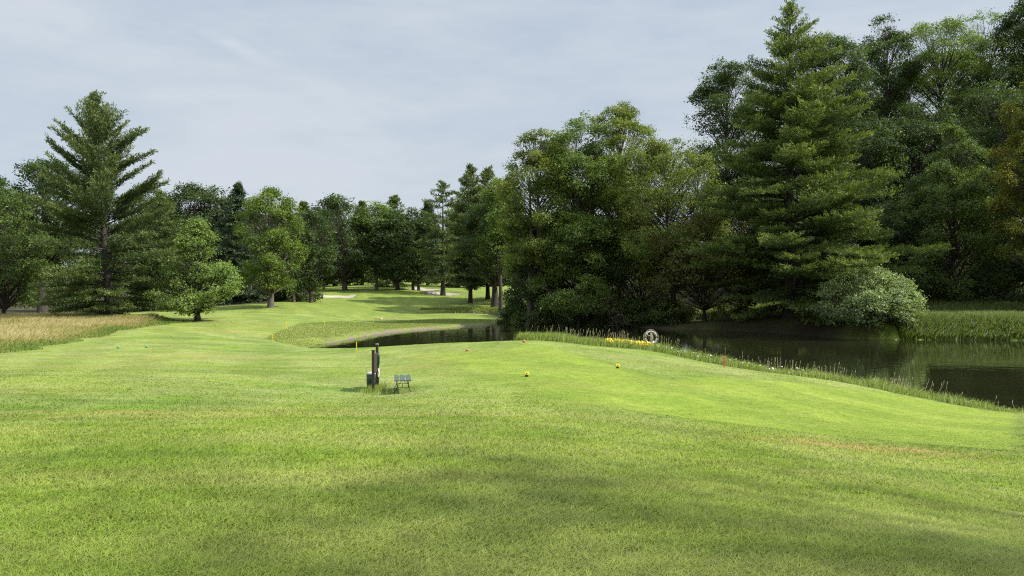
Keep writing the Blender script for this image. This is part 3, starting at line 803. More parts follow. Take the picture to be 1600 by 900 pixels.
# --- big pine and hill wood
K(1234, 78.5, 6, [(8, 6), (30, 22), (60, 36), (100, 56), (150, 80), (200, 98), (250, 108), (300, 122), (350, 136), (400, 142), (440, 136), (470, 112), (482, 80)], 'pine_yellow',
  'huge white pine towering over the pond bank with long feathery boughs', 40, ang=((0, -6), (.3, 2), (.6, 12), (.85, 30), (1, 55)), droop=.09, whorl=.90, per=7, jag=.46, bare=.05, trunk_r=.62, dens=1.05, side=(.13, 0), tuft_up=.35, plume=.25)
T(1135, 108, 92, 56, 300, 'oak', 'round', 'dark tall oak showing left of the huge white pine', 41, gap=.45, trunk_r=.5, leaf=.22)
T(1300, 112, 50, 62, 300, 'oak', 'oval', 'dark hill tree with crown just right of the huge white pine tip', 42, gap=.4, leaf=.22)
T(1385, 118, 20, 46, 300, 'oak', 'oval', 'narrow dark hill tree with the tufted top between its neighbours', 43, gap=.3, leaf=.23)
T(1470, 116, 28, 62, 300, 'lime', 'vase', 'airy light green locust tree on the hill', 44, gap=.6, leaf=.19, dens=2.6, bark='bark_dark')
T(1545, 118, 14, 60, 300, 'mid', 'vase', 'airy taller locust tree at the crest of the hill', 45, gap=.6, leaf=.19, dens=2.6, bark='bark_dark')
T(1640, 112, -40, 70, 300, 'oak', 'round', 'dark tree cut by the picture edge at the top of the hill', 46, leaf=.22)
T(1350, 106, 170, 66, 440, 'oak', 'oval', 'dark tree filling the hillside behind the huge white pine', 47, leaf=.22)
T(1440, 108, 150, 70, 440, 'oak', 'oval', 'dark hillside tree below the locust trees', 48, leaf=.22)
T(1490, 88, 192, 84, 486, 'bank', 'cone', 'broad cone shaped shrubby tree on the grassy far bank', 49, leaf=.19, lobe=.22)
T(1420, 92, 300, 60, 486, 'oak', 'skirt', 'dark low tree behind the silvery bush', 50, leaf=.19)
T(1560, 96, 120, 70, 470, 'oak', 'oval', 'dark tree behind the golden tinged tree', 51, leaf=.2)
T(1628, 74, 112, 56, 430, 'gold', 'column', 'golden tinged tree at the picture edge above the far bank', 52, leaf=.17, gap=.3, lobe=.22, bark='bark_dark')
T(1690, 80, 60, 90, 480, 'mid', 'oval', 'large tree outside the picture edge above the far bank', 53)
T(1260, 100, 300, 70, 470, 'oak', 'skirt', 'dark tree deep behind the lower boughs of the huge white pine', 54, leaf=.21)
T(1560, 84, 400, 50, 486, 'oak', 'shrub', 'dark bush under the cone shaped shrubby tree', 55, leaf=.18, name='bush', cat='bush')
# --- hill crest: closes the wood behind the front trees
hill = [(1180, 140, 190), (1250, 145, 130), (1330, 150, 110), (1410, 152, 90), (1490, 150, 70), (1570, 150, 60), (1660, 145, 30), (880, 140, 290), (950, 145, 260), (1020, 140, 250), (1090, 135, 220), (1750, 130, 40)]
for i, (px, Y, pt) in enumerate(hill):
    T(px, Y, pt, 58, 430, ['oak', 'mid', 'oak'][i % 3], 'skirt', 'tree deep in the wood behind the pond grove and the huge pine', 140 + i, group='trees deep in the hill wood', dens=2.0)

# --- shrubs on the far bank
SH = [  # px, Y, top row, half width, material, label
    (800, 101, 466, 22, 'bank', 'low green shrub at the mouth of the creek'),
    (838, 95.5, 455, 34, 'bank', 'rounded dark shrub on the bank next to the creek mouth shrub'),
    (885, 95, 452, 34, 'bank', 'dense shrub hanging over the water below the olive tree'),
    (930, 93.5, 462, 26, 'bank', 'shrub between the dense overhanging shrub and the dry twiggy bush'),
    (962, 92, 466, 30, 'straw', 'dry twiggy pale bush at the water edge'),
    (1005, 90.5, 462, 32, 'bank', 'green shrub right beside the dry twiggy bush'),
    (1050, 88, 466, 34, 'bank', 'shrub on the bank opposite the lifebuoy'),
    (1165, 84, 474, 18, 'bank', 'small sunlit shrub under the boughs of the huge white pine'),
]
for i, (px, Y, pt, hw, mt, lb) in enumerate(SH):
    T(px, Y, pt, hw, 520, mt, 'shrub', lb, 60 + i, name='bush', cat='bush', leaf=.17, stems=4, trunk_r=.06, group='shrubs along the far pond bank', lobe=.3, bark='bark_grey' if mt == 'straw' else 'bark')
T(1356, 70.4, 417, 72, 528, 'silver', 'shrub', 'large silvery bush with big pale leaves at the water edge', 70, name='bush', cat='bush', leaf=.17, stems=5, trunk_r=.07, lobe=.17, n_lobes=170, upl=.45, dens=7.5, gap=0)

# --- trees outside the frame on the sunny side, whose shade falls on the lawn
broadleaf('broadleaf_tree', 'tree outside the picture whose shade falls across the near lawn', 'tree', 'mid', 18.5, 2.7, 20.5, 4.6, 10.5, 'round', 80, leaf=.30, dens=.15, vis=.2, gap=.3)
broadleaf('broadleaf_tree', 'second tree outside the picture shading the edge of the lawn', 'tree', 'mid', 23.5, 0.4, 20.5, 4.8, 9.0, 'round', 81, leaf=.30, dens=.15, vis=.2)

broadleaf('broadleaf_tree', 'third tree outside the picture, closest to the viewpoint', 'tree', 'mid', 16.5, -.9, 19.0, 4.4, 9.0, 'round', 82, leaf=.30, dens=.15, vis=.2, gap=.3)

# ------------------------------------------------------------------ grass
rng = np.random.default_rng(7)
def blades(name, x, y, h, w, mat, lean=.45, attrs=None, rnd=None, bend=False, two=False, wind=(0.35, 0.1)):
    n = len(x)
    z = height(x, y) - 0.004
    a = rng.random(n) * 2 * np.pi
    s = np.stack([np.cos(a), np.sin(a), np.zeros(n)], 1) * (w / 2)[:, None]
    ld = rng.normal(0, lean, (n, 2)) + np.array(wind)
    tip = np.stack([ld[:, 0] * h, ld[:, 1] * h, h], 1)
    b = np.stack([x, y, z], 1)
    if two:
        mid = np.stack([ld[:, 0] * h * .28, ld[:, 1] * h * .28, h * .62], 1)
        V = np.stack([b - s, b + s, b + mid + s * .8, b + tip, b + mid - s * .8], 1).reshape(-1, 3)
        k = np.arange(n) * 5
        Fs = [np.stack([k, k + 1, k + 2, k + 4], 1), np.stack([k + 4, k + 2, k + 3], 1)]
        npv = 5
        face = lambda v: np.concatenate([v, v])
    else:
        V = np.stack([b - s, b + s, b + tip], 1).reshape(-1, 3)
        Fs = [np.arange(3 * n).reshape(-1, 3)]; npv = 3
        face = lambda v: v
    r_ = rng.random(n) if rnd is None else rnd
    at = {'rnd': ('FACE', face(r_))}
    for k_, v_ in (attrs or {}).items(): at[k_] = ('FACE', face(v_))
    return mesh_np(name, V, Fs, mat, attrs=at)

LAWN = blade_mat('lawn_blades')
# mown lawn: density falls with distance, blades a little coarser there
n = 620000
u = rng.random(n)
Yb = 1.0 / (1 / 62.0 + u * (1 / 3.2 - 1 / 62.0))
Xb = (rng.random(n) - .5) * 1.62 * Yb
dp = sdf(POND, Xb, Yb)
mkb = masks(Xb, Yb)
keep = (dp > 1.5) & (mkb['rough'] < .5) & (mkb['bare'] < .25 + .75 * rng.random(n)) & (rng.random(n) > .75 * mkb['dry'])
Xb, Yb = Xb[keep], Yb[keep]; mkb = {k: v[keep] for k, v in mkb.items()}
hb = (0.026 + 0.022 * rng.random(len(Xb)) + 0.03 * np.clip(vnoise(Xb * .8, Yb * .8, 21) + vnoise(Xb * 2.5, Yb * 2.5, 22) * .6, 0, 1)) * (1 - .62 * mkb['tee']) * np.clip(1.15 - Yb / 55, .45, 1)
wb = (0.0032 + 0.0009 * Yb) * (.7 + .6 * rng.random(len(Xb)))
lawn = blades('lawn_grass', Xb, Yb, hb, wb, LAWN, attrs=mkb, two=True, lean=.85)
tag(lawn, 'short mown green grass covering the sloping fairway and tee', 'grass', kind='stuff')

# long grass along the near bank of the pond
FR = np.array([(0.5, 41.8), (2, 42.2), (4.2, 41.3), (7.3, 40.0), (10, 37.2), (13, 33.2), (14.9, 30.6), (16.2, 28.8), (18.5, 26.2), (21, 24), (27, 20)])
def along(poly, n, spread, shift=0.0, power=1.0):
    seg = np.linalg.norm(np.diff(poly, axis=0), axis=1); cum = np.concatenate([[0], np.cumsum(seg)])
    s = rng.random(n) * cum[-1]
    x = np.interp(s, cum, poly[:, 0]); y = np.interp(s, cum, poly[:, 1])
    i = np.clip(np.searchsorted(cum, s) - 1, 0, len(seg) - 1)
    t = np.diff(poly, axis=0)[i] / seg[i][:, None]
    o = rng.normal(0, 1, n) * spread + shift
    return x - t[:, 1] * o, y + t[:, 0] * o, s / cum[-1]
n = 95000
xf, yf, sf = along(FR, n, .55, .35)
k = (sdf(POND, xf, yf) > 0.05); xf, yf, sf = xf[k], yf[k], sf[k]
cl = vnoise(xf * 1.6, yf * 1.6, 33) + vnoise(xf * 4, yf * 4, 34) * .6
k = rng.random(len(xf)) < np.clip(.58 + cl * 1.5 - .45 * np.clip((sf - .55) / .3, 0, 1), .06, 1); xf, yf, sf = xf[k], yf[k], sf[k]
hf = (.12 + .30 * rng.random(len(xf))) * (1.05 - .70 * np.clip((sf - .5) / .35, 0, 1)) * (.75 + .8 * np.clip(vnoise(xf * .9, yf * .9, 31) + .5, 0, 1))
FRM = blade_mat('long_bank_grass', [(0, (.13, .20, .026)), (.5, (.19, .265, .038)), (.85, (.25, .31, .06)), (1, (.36, .33, .16))])
o = blades('pond_edge_grass', xf, yf, hf, np.full(len(xf), .020) * (.6 + .8 * rng.random(len(xf))), FRM, lean=.5, two=True)
tag(o, 'fringe of long bright grass along the near pond bank', 'grass', kind='stuff')
# seed heads rising out of the fringe
n = 900
xs, ys, ss = along(FR, n, .5, .5)
k = (sdf(POND, xs, ys) > 0.1); xs, ys, ss = xs[k], ys[k], ss[k]
k = (vnoise(xs * .8, ys * .8, 35) > -.12); xs, ys, ss = xs[k], ys[k], ss[k]
hs = (.30 + .55 * rng.random(len(xs))) * np.where(ss > .8, .6, 1)
zs = height(xs, ys)
base = np.stack([xs, ys, zs], 1); tipv = base + np.stack([rng.normal(.08, .12, len(xs)) * hs * 2, rng.normal(0, .1, len(xs)), hs], 1)
s_ = np.array([.006, 0, 0]); k4 = np.arange(len(xs)) * 4
V1 = np.stack([base - s_, base + s_, tipv + s_, tipv - s_], 1).reshape(-1, 3)
hd = np.stack([tipv - [0, 0, .02], tipv + [.016, 0, .05], tipv + [.02, 0, .13], tipv + [-.014, 0, .06]], 1).reshape(-1, 3)
SEED = blade_mat('grass_seed_heads', [(0, (.16, .17, .05)), (.6, (.28, .25, .12)), (1, (.38, .34, .22))])
V = np.concatenate([V1, hd]); Fq = np.arange(len(V)).reshape(-1, 4)
o = mesh_np('seeding_grass', V, [Fq], SEED, attrs={'rnd': ('FACE', rng.random(len(Fq)))})
tag(o, 'tall seeding grass stalks rising from the pond edge', 'grass', kind='stuff')

def flowers(name, px0, px1, depth_line, n, size, cols, label, hh, spread=.35):
    x0 = px0; pl = np.array(depth_line)
    x, y, s = along(pl, n, spread, .2)
    z = height(x, y) + hh * (.7 + .6 * rng.random(n))
    Vv, Ff = [], []
    Pc = np.stack([x, y, z], 1)
    Nn = nrm(rng.normal(0, .6, (n, 3)) + np.array([.3, -.5, .7]))
    V, Fq = leaf_quads(Pc, Nn, size, rng, .9)
    m = foliage_mat(name + '_petals', cols, transl=.2)
    o = mesh_np(name, V, [Fq], m, attrs={'rnd': ('FACE', rng.random(n))})
    tag(o, label, 'wildflowers', kind='stuff')
flowers('white_wildflowers', 0, 0, [(7.6, 39.9), (10, 37.2), (13.2, 33.4)], 260, .08, [(0, (.6, .6, .55)), (1, (.85, .85, .8))], 'small white wildflowers in the long grass by the water', .36, .45)
flowers('yellow_wildflowers', 0, 0, [(5.0, 41.2), (6.4, 40.6), (7.3, 40.0)], 520, .085, [(0, (.65, .48, .01)), (1, (.85, .68, .03))], 'patch of yellow wildflowers beside the lifebuoy', .34, .38)

# tawny rough on the far side of the fairway
n = 170000
bb0 = ROUGH.min(0); bb1 = ROUGH.max(0)
xr = bb0[0] + rng.random(n * 2) * (bb1[0] - bb0[0]); yr = bb0[1] + rng.random(n * 2) * (bb1[1] - bb0[1])
dr = sdf(ROUGH, xr, yr); dr = dr + vnoise(xr / 2, yr / 2, 9) * 1.6
k = (dr < .3) & (np.abs(xr / yr) < .85); xr, yr, dr = xr[k][:n], yr[k][:n], dr[k][:n]
hr = (.26 + .28 * rng.random(len(xr))) * np.clip(.25 - dr / 3.0, .25, 1) * (.7 + .9 * np.clip(vnoise(xr / 3, yr / 3, 41) + .5, 0, 1))
green_edge = np.clip(1.15 + dr / 2.2, 0, 1)
rn = np.clip(.35 + .5 * vnoise(xr / 4, yr / 4, 42) + .45 * rng.random(len(xr)) - .55 * green_edge, 0, 1)
RG = blade_mat('tawny_long_grass', [(0, (.13, .20, .034)), (.22, (.24, .26, .06)), (.45, (.35, .31, .12)), (.75, (.43, .36, .17)), (1, (.52, .46, .26))])
o = blades('tawny_rough_grass', xr, yr, hr, np.full(len(xr), .05), RG, lean=.3, rnd=rn, two=True)
tag(o, 'tawny unmown fescue grass bordering the fairway', 'grass', kind='stuff')

# grass of the sunken bank round the pond tip
n = 30000
b0 = PEN.min(0); b1 = PEN.max(0)
xp = b0[0] + rng.random(n * 3) * (b1[0] - b0[0]); yp = b0[1] + rng.random(n * 3) * (b1[1] - b0[1])
k = (sdf(PEN, xp, yp) < 0) & (np.minimum(sdf(POND, xp, yp), sdf(CREEK, xp, yp)) > .42); xp, yp = xp[k][:n], yp[k][:n]
PG = blade_mat('bank_slope_grass', [(0, (.17, .235, .032)), (.6, (.20, .265, .042)), (.93, (.26, .29, .07)), (1, (.32, .29, .12))], up=2.5)
o = blades('bank_slope_grass', xp, yp, .02 + .06 * rng.random(len(xp)), np.full(len(xp), .045), PG, lean=.35, two=True)
tag(o, 'unmown grass on the bank round the narrow pond end', 'grass', kind='stuff')
# creek edge and shadowed far bank tufts
CE = np.array([(-15.5, 129.5), (-10, 129), (-4, 127), (0, 122), (2.5, 116)])
xc, yc, _ = along(CE, 4000, .6, .2)
k = sdf(CREEK, xc, yc) > .1; xc, yc = xc[k], yc[k]
o = blades('creek_edge_grass', xc, yc, .10 + .28 * rng.random(len(xc)), np.full(len(xc), .08), PG, lean=.3, two=True)
tag(o, 'rough tufted grass along the creek edge', 'grass', kind='stuff')

# long grass of the far right bank
FB = np.array([P(1400, 520, 68.9)[:2], P(1500, 520, 69.0)[:2], P(1620, 520, 68.4)[:2], P(1800, 520, 66)[:2]])
xg, yg, _ = along(FB, 90000, 1.3, .2)
k = sdf(POND, xg, yg) > -.1; xg, yg = xg[k], yg[k]
BG = blade_mat('far_bank_grass', [(0, (.085, .135, .020)), (.5, (.13, .195, .028)), (.85, (.18, .235, .038)), (1, (.24, .25, .07))])
o = blades('far_bank_grass', xg, yg, (.45 + .6 * rng.random(len(xg))), np.full(len(xg), .06), BG, lean=.22, two=True)
tag(o, 'tall green grass on the far bank beside the silvery bush', 'grass', kind='stuff')
xg, yg = 34 + rng.random(30000) * 34, 75.5 + rng.random(30000) * 16
k = (rng.random(30000) < .9) & (sdf(POND, xg, yg) > 3); xg, yg = xg[k], yg[k]
o = blades('hillside_undergrowth', xg, yg, (.25 + .5 * rng.random(len(xg))), np.full(len(xg), .09), blade_mat('hillside_cover', [(0, (.04, .07, .014)), (.6, (.07, .11, .02)), (1, (.14, .14, .05))], up=.6), lean=.5, two=True)
tag(o, 'dark low undergrowth on the slope behind the grassy far bank', 'undergrowth', kind='stuff')
# undergrowth along the wood's edge
UG = np.array([P(1030, 500, 93)[:2], P(1130, 495, 90)[:2], P(1240, 490, 84)[:2]])
xg, yg, _ = along(UG, 7000, 1.6, 2.0)
k = sdf(POND, xg, yg) > 1.5; xg, yg = xg[k], yg[k]
o = blades('woodland_undergrowth', xg, yg, (.3 + .6 * rng.random(len(xg))), np.full(len(xg), .10), BG, lean=.4, two=True)
tag(o, 'green undergrowth below the grove trees', 'undergrowth', kind='stuff')

# ------------------------------------------------------------------ golf course furniture
wood = simple('dark_brown_timber', (.034, .022, .016), .75, var=.35, scale=9, bump=.2)
woodtop = simple('pale_cut_timber', (.40, .33, .22), .8)
green = simple('dark_green_paint', (.014, .050, .032), .45, var=.2)
greenl = simple('weathered_green_slat', (.042, .072, .054), .55, var=.25, scale=14)
iron = simple('black_iron', (.018, .018, .018), .5, metal=.4)
lidm = simple('pale_grey_lid', (.33, .37, .36), .5)
whitep = simple('white_plastic', (.72, .72, .70), .45, var=.08)
yellow = simple('yellow_paint', (.68, .55, .04), .5, var=.12)
red = simple('faded_red_paint', (.50, .13, .10), .5, var=.2)
ltgreen = simple('bright_green_plastic', (.06, .30, .10), .5, var=.1)
orange = simple('orange_plastic', (.42, .22, .07), .5, var=.1)
black = simple('black_plastic', (.012, .012, .012), .5)
buoy = simple('weathered_buoy_cover', (.33, .29, .25), .75, var=.25, scale=7, bump=.2)
buoyb = simple('buoy_band', (.42, .39, .35), .7, var=.2)
rope = simple('grey_rope', (.42, .40, .36), .85, var=.2, scale=30)
board = simple('pale_yellow_plank', (.55, .47, .24), .8, var=.25)

gp = ground_at(586, 600); sx, sy = gp[0], 24.6
# tee sign seen edge on: two posts with a board between them
sx = spot(586, sy); sz = hz(sx, sy)
t = empty('tee_sign', (sx, sy, sz)); tag(t, 'dark brown timber tee sign seen edge on beside the green bin', 'sign')
for (dy, hh) in ((-.36, 1.30), (.42, 1.44)):
    m = MB(); m.box((-.02 * dy, dy, hh / 2 - .08), (.085, .085, hh + .16), bev=.006); po = m.build('post', wood, t)
    m = MB(); m.box((-.02 * dy, dy, hh + .012), (.10, .10, .022), bev=.004); m.build('post_cap', woodtop if dy > 0 else wood, po)
m = MB(); m.box((.012, .03, .88), (.035, .70, .62), bev=.005); m.build('sign_board', wood, t)
ng_ = 900
xt = sx + rng.normal(0, .16, ng_); yt = sy + .05 + rng.normal(0, .42, ng_)
o = blades('uncut_grass_tuft', xt, yt, .06 + .16 * rng.random(ng_), np.full(ng_, .012), FRM, lean=.45, two=True)
tag(o, 'uncut bright grass round the feet of the tee sign', 'grass', kind='stuff')
# ball washer on its own pipe
bx, by = spot(591.0, 24.9), 24.9
t = empty('ball_washer', (bx, by, hz(bx, by))); tag(t, 'green ball washer on a thin pipe just right of the tee sign', 'ball washer')
m = MB(); m.tube([(0, 0, -.1), (0, 0, .78)], .02, 8); m.build('pole', iron, t)
m = MB(); m.box((0, 0, .93), (.085, .12, .30), bev=.012); m.lathe((0, 0, 1.08), [(.05, 0), (.045, .03), (.015, .05)], 10); bo = m.build('body', green, t)
m = MB(); m.tube([(0, 0, 1.10), (0, 0, 1.2)], .008, 6); m.tube([(-.05, 0, 1.2), (.05, 0, 1.2)], .01, 6); m.build('handle', iron, bo)
m = MB()
m.box((.015, -.02, .55), (.06, .012, .24), bev=.004)
m.tube([(.0, -.03, .66), (.03, -.035, .55), (.01, -.03, .40)], .018, 6); m.build('towel', whitep, t)
# bin
bx, by = spot(582.5, 25.3), 25.3
t = empty('litter_bin', (bx, by, hz(bx, by))); tag(t, 'round dark green litter bin with pale lid behind the tee sign', 'litter bin')
m = MB(); m.lathe((0, 0, -.03), [(.17, 0), (.19, .03), (.205, .30), (.205, .46), (.195, .47)], 22); m.build('body', green, t, True)
for zz in (.10, .25, .40):
    pass
m = MB(); m.lathe((0, 0, .44), [(.215, 0), (.218, .03), (.19, .06), (.10, .085), (.02, .09)], 22); m.build('lid', lidm, t, True)
m = MB(); m.tube([(.21 * math.cos(a), .21 * math.sin(a), .22) for a in np.linspace(0, 2 * math.pi, 24, endpoint=False)], .008, 5, True); m.build('hoop', iron, t)
# bench: four weathered slats on curved iron legs
bx, by = spot(629, 24.1), 24.1
bz = hz(bx, by)
t = empty('slatted_bench', (bx, by, bz), R(-4)); tag(t, 'backless green slatted bench on curved black iron legs', 'bench')
SH_ = .16 / 1.1
def seat_pt(u, v, z): return (u - v * SH_, v, z)     # the seat is turned a little: long way is away from the viewer
for i in range(3):
    m = MB(); m.box((-.18 + i * .18, 0, .475), (.145, 1.50, .034), bev=.006)
    m.build('slat', greenl, t)
for v in (-.48, .48):
    m = MB(); m.box((0, v, .446), (.52, .035, .018)); fr = m.build('cross_bar', iron, t)
    for s in (-1, 1):
        pts = []
        for q in np.linspace(0, 1, 8):
            pts.append((s * (.20 - .05 * math.sin(q * math.pi) + .10 * q * q), v, .44 - .47 * q))
        m = MB(); m.tube(pts, .013, 6); m.build('leg', iron, t)
    m = MB(); m.tube([(-.17, v, .20), (.17, v, .20)], .008, 6); m.build('stretcher', iron, t)
m = MB(); m.tube([(0, -.42, .20), (0, 0, .23), (0, .42, .20)], .009, 6)
m.tube([(-.17, -.42, .20), (.0, .1, .40)], .008, 6); m.tube([(.17, .42, .20), (0, -.1, .40)], .008, 6); m.build('brace', iron, t)
t.rotation_euler.z = R(9); t.scale = (1.0, 1.0, .86)

# lifebuoy leaning on its stake
bx, by = spot(1017, 40.6), 40.6
bz = hz(bx, by)
bcz = EYE - (527.5 - 450) / F * by
t = empty('lifebuoy_post', (bx, by + .09, bz)); tag(t, 'thin post in the long grass that carries the lifebuoy', 'post')
m = MB(); m.tube([(0, 0, -.2), (0, 0, bcz - bz + .30)], .035, 8); m.build('post', wood, t)
m = MB(); m.tube([(0, 0, bcz - bz + .28), (0, -.10, bcz - bz + .30), (0, -.13, bcz - bz + .33)], .012, 6); m.build('hook', iron, t)
t = empty('lifebuoy', (bx, by, bcz)); tag(t, 'worn pale lifebuoy ring hung above the pond grass', 'lifebuoy')
t.rotation_euler = (R(-6), 0, R(8))
m = MB(); A = np.linspace(0, 2 * math.pi, 40, endpoint=False)
m.tube([(.315 * math.cos(a), 0, .315 * math.sin(a)) for a in A], .055, 12, True); rg = m.build('ring', buoy, t, True)
for k in range(4):
    a0 = math.pi / 4 + k * math.pi / 2
    m = MB(); m.tube([(.315 * math.cos(a0 + d), 0, .315 * math.sin(a0 + d)) for d in np.linspace(-.13, .13, 5)], .0595, 12); m.build('band', buoyb, t, True)
m = MB()
for k in range(4):
    a0 = math.pi / 4 + k * math.pi / 2
    m.tube([((.40 + .03 * math.sin(q * math.pi)) * math.cos(a0 + q * math.pi / 2), -.02, (.40 + .03 * math.sin(q * math.pi)) * math.sin(a0 + q * math.pi / 2)) for q in np.linspace(0, 1, 9)], .008, 5)
m.build('grab_rope', rope, t)
m = MB()
for dx, zl in ((-.05, -.16), (0, -.24), (.05, -.12), (.08, -.2)):
    m.tube([(dx * .4, -.03, .25), (dx, -.05, .05), (dx * 1.2, -.04, zl)], .014, 5)
m.tube([(-.24, -.05, .18), (-.12, -.07, .10), (.0, -.06, .12), (.05, -.05, .25)], .014, 5)
m.build('line', rope, t)

# stakes
def stake(px, py, Y, h, mat, name, label, cat, group, w=.05, lean=0.0):
    x = spot(px, Y); z = hz(x, Y)
    t = empty(name, (x, Y, z)); tag(t, label, cat, group); t.rotation_euler.y = lean
    m = MB(); m.box((0, 0, h / 2 - .1), (w, w, h + .2), bev=.005); m.build('shaft', mat, t)
    m = MB(); m.lathe((0, 0, h), [(w * .55, 0), (w * .5, .012), (w * .2, .03)], 8); m.build('tip', mat, t)
gy = 'yellow stakes round the pond end and creek'
stake(1132, 573, 35, .44, red, 'hazard_stake', 'faded red hazard stake in the long grass by the water', 'stake', None, .07)
for (px, py, Y, h, lb, ln) in [
    (557, 543, 43.5, .50, 'yellow stake standing behind the tee sign at the pond tip', 0),
    (426, 535, 58, .55, 'yellow stake on the low rim of the sunken bank', 0),
    (447, 512, 72, .55, 'yellow stake on top of the bank nearest the small maple', 0.05),
    (507, 508, 77, .55, 'yellow stake midway along the bank top', 0),
    (384, 502, 85, .40, 'short yellow stake on the open fairway near the small maple', 0),
    (584, 503, 94, .55, 'yellow stake on the bank top in front of the pale planks', 0),
    (579, 494, 121, .80, 'leaning tall yellow stake behind the pale planks', -.15),
    (616, 493, 126, .60, 'yellow stake just past the pale planks', 0),
    (687, 488, 131, .70, 'slim yellow stake at the creek on the green side', 0),
    (712, 494, 113, .65, 'yellow stake on the strip between creek and pond', 0),
    (556, 497, 118, .50, 'yellow stake on the fairway short of the green', 0)]:
    stake(px, py, Y, h, yellow, 'yellow_stake', lb, 'stake', gy, .045 if Y < 60 else .055, ln)
stake(780, 497, 104.5, .95, whitep, 'white_post', 'white post at the creek mouth beside the shrub', 'post', None, .16)
# hole sign near the dark maple
x, Y = spot(774, 134), 134
t = empty('hole_sign', (x, Y, hz(x, Y))); tag(t, 'small pale sign on a post under the dark maple', 'sign')
m = MB(); m.box((0, 0, .5), (.09, .09, 1.2), bev=.005); m.build('post', wood, t)
m = MB(); m.box((0, -.07, 1.05), (.62, .04, .72), bev=.01); m.build('panel', simple('pale_blue_grey_sign', (.30, .36, .36), .5), t)
# planks at the ditch
x, Y = spot(602, 106), 106
for (dx, dy, l, rz, lb) in ((0.3, 0, 2.6, .05, 'long pale plank lying across the ditch'), (-.9, -.5, 1.2, -.4, 'short pale plank beside the long one at the ditch')):
    m = MB(); m.box((0, 0, .09), (l, .32, .16), rz=rz, bev=.01)
    o = m.build('plank', board); o.location = (x + dx, Y + dy, hz(x + dx, Y + dy)); tag(o, lb, 'plank', 'planks at the ditch')

# tee markers
def marker(px, Y, s, mat, lb, grp, base=None, shape='block'):
    x = spot(px, Y)
    t = empty('tee_marker', (x, Y, hz(x, Y))); tag(t, lb, 'tee marker', grp)
    if shape == 'block':
        m = MB(); m.box((0, 0, s * .72), (s * 1.15, s * .9, s * .8), bev=s * .08, rx=R(-14)); b = m.build('body', mat, t)
        m = MB(); m.tube([(0, 0, -.08), (0, 0, s * .5)], s * .14, 8); m.lathe((0, 0, .0), [(s * .42, -.02), (s * .42, s * .16), (s * .25, s * .3)], 10); m.build('spike', black, t)
        m = MB(); m.lathe((0, 0, 0), [(s * .13, 0), (s * .13, .012)], 12); e = m.build('emblem', black, b)
        e.rotation_euler.x = R(76); e.location = (0, -s * .47, s * .78)
    else:
        m = MB(); m.lathe((0, 0, 0), [(s * .2, -.02), (s * .48, s * .12), (s * .56, s * .38), (s * .46, s * .68), (s * .22, s * .86), (s * .04, s * .9)], 14); m.build('ball', mat, t, True)
        m = MB(); m.tube([(0, 0, -.1), (0, 0, .03)], s * .1, 6); m.build('spike', black, t)
marker(823, 25, .135, yellow, 'yellow block tee marker nearer the bench', 'yellow tee markers')
marker(965, 28, .135, yellow, 'yellow block tee marker nearer the pond grass', 'yellow tee markers')
marker(730, 37.2, .135, red, 'round red tee marker on the crest nearer the tee sign', 'red tee markers', shape='ball')
marker(819, 38, .14, red, 'round red tee marker on the crest at the end of the long grass', 'red tee markers', shape='ball')
marker(185, 45, .15, ltgreen, 'round bright green tee marker nearer the tawny rough', 'green tee markers', shape='ball')
marker(229, 46, .15, ltgreen, 'round bright green tee marker farther from the tawny rough', 'green tee markers', shape='ball')
marker(337, 72, .17, orange, 'round orange tee marker nearer the small maple', 'orange tee markers', shape='ball')
marker(363, 76, .16, orange, 'round orange tee marker farther from the small maple', 'orange tee markers', shape='ball')

# ------------------------------------------------------------------ light, sky, camera
SUN_EL, SUN_AZ = 47.0, 97.0          # azimuth clockwise from the view direction (+Y) towards +X
sd = bpy.data.lights.new('sun', 'SUN'); sd.energy = 4.6; sd.angle = R(1.2); sd.color = (1.0, .95, .86)
so = bpy.data.objects.new('sun', sd); C.objects.link(so)
dv = np.array([math.cos(R(SUN_EL)) * math.sin(R(SUN_AZ)), math.cos(R(SUN_EL)) * math.cos(R(SUN_AZ)), math.sin(R(SUN_EL))])
from mathutils import Vector
so.rotation_euler = Vector(dv).to_track_quat('Z', 'Y').to_euler()
so.location = (40, 10, 60)

wd_ = bpy.data.worlds.new('World'); bpy.context.scene.world = wd_; wd_.use_nodes = True
nt = wd_.node_tree; nt.nodes.clear()
wo = nt.nodes.new('ShaderNodeOutputWorld'); bg = nt.nodes.new('ShaderNodeBackground')
sky = nt.nodes.new('ShaderNodeTexSky'); sky.sky_type = 'NISHITA'; sky.sun_disc = False
sky.sun_elevation = R(SUN_EL); sky.sun_rotation = R(SUN_AZ); sky.air_density = 1.0; sky.dust_density = 1.5; sky.ozone_density = 1.5
tc = nt.nodes.new('ShaderNodeTexCoord')
sxyz = nt.nodes.new('ShaderNodeSeparateXYZ'); L(nt, tc.outputs['Generated'], sxyz.inputs[0])
mp = nt.nodes.new('ShaderNodeMapping'); mp.inputs['Scale'].default_value = (1.0, 1.0, 3.6); mp.inputs['Rotation'].default_value = (0, R(9), 0)
L(nt, tc.outputs['Generated'], mp.inputs[0])
nA = noise(nt, mp.outputs[0], 1.7, 6, 0.5); nB = noise(nt, mp.outputs[0], 5.5, 7, 0.62)
v = mixc(nt, 0.4, nA, nB)
veil = ramp(nt, v, [(0.36, (3.25, 3.8, 4.5)), (0.5, (3.9, 4.35, 4.9)), (0.64, (4.4, 4.78, 5.2))])
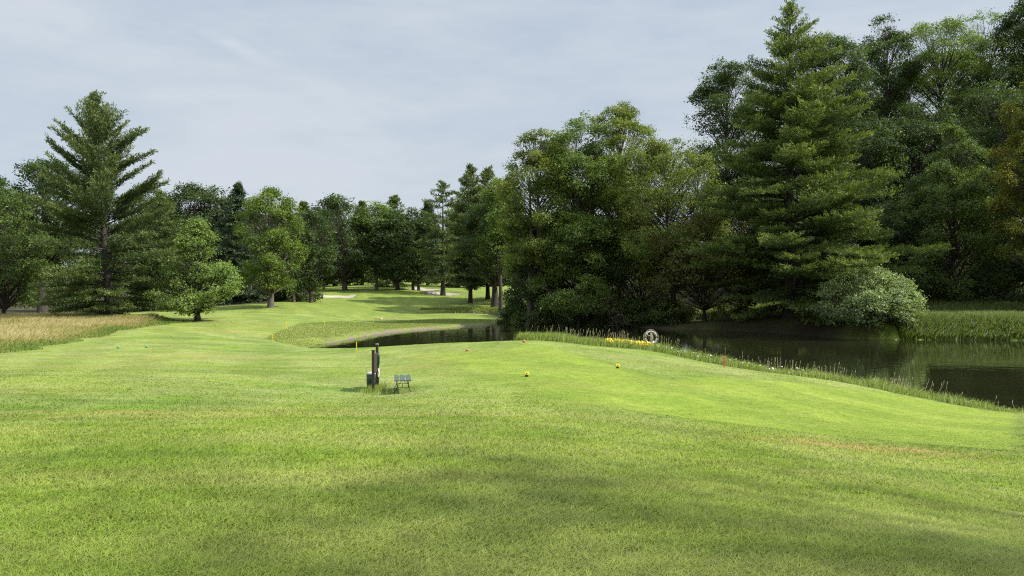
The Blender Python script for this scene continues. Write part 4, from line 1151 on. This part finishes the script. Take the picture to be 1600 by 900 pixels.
# thin streaks of ice cloud
mp2 = nt.nodes.new('ShaderNodeMapping'); mp2.inputs['Scale'].default_value = (2.0, 2.0, 16.0); mp2.inputs['Rotation'].default_value = (0, R(-21), 0)
L(nt, tc.outputs['Generated'], mp2.inputs[0])
st_ = ramp(nt, noise(nt, mp2.outputs[0], 1.9, 5, 0.55), [(0.60, 0.0), (0.74, 0.16)])
veil = mixc(nt, st_, veil, (5.0, 5.4, 5.9))
# one short bright wisp
vs = nt.nodes.new('ShaderNodeVectorMath'); vs.operation = 'SUBTRACT'; vs.inputs[1].default_value = (-.324, .90, .283)
L(nt, tc.outputs['Generated'], vs.inputs[0])
mp3 = nt.nodes.new('ShaderNodeMapping'); mp3.vector_type = 'POINT'; mp3.inputs['Rotation'].default_value = (0, R(-22), 0)
L(nt, vs.outputs[0], mp3.inputs[0])
mp4 = nt.nodes.new('ShaderNodeMapping'); mp4.inputs['Scale'].default_value = (22, 3, 95)
L(nt, mp3.outputs[0], mp4.inputs[0])
ln = nt.nodes.new('ShaderNodeVectorMath'); ln.operation = 'LENGTH'; L(nt, mp4.outputs[0], ln.inputs[0])
wisp = math_(nt, 'MULTIPLY', ramp(nt, ln.outputs['Value'], [(0.0, 0.5), (1.0, 0.0)]), ramp(nt, nB, [(.35, .5), (.6, 1.0)]))
veil = mixc(nt, wisp, veil, (5.6, 5.9, 6.2))
# veil brightened towards the zenith, above the view, as added fill light
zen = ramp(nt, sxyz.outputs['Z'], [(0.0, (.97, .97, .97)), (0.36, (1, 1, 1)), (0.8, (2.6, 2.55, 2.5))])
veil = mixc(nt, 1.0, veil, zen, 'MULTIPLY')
fac = ramp(nt, v, [(0.3, 0.80), (0.6, 0.94)])
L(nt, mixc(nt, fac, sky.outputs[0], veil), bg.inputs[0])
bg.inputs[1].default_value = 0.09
L(nt, bg.outputs[0], wo.inputs[0])

cam = bpy.data.cameras.new('camera'); co = bpy.data.objects.new('camera', cam); C.objects.link(co)
cam.sensor_width = 36; cam.lens = 36 * F / 1600; cam.clip_end = 4000; cam.clip_start = .05
co.location = (0, 0, EYE); co.rotation_euler = (R(90), 0, 0)
sc = bpy.context.scene
sc.camera = co
sc.view_settings.view_transform = 'Standard'; sc.view_settings.look = 'None'; sc.view_settings.exposure = 0.75; sc.view_settings.gamma = 1
sc.view_settings.use_curve_mapping = False
sc.render.engine = 'CYCLES'
cy = sc.cycles
cy.max_bounces = 8; cy.diffuse_bounces = 5; cy.glossy_bounces = 2; cy.transmission_bounces = 3; cy.transparent_max_bounces = 4
cy.caustics_reflective = False; cy.caustics_refractive = False
cy.sample_clamp_indirect = 4
cy.use_adaptive_sampling = False
cy.pixel_filter_type = 'BLACKMAN_HARRIS'; cy.filter_width = 1.1
cy.use_denoising = False
cy.denoiser = 'OPENIMAGEDENOISE'
cy.denoising_prefilter = 'ACCURATE'
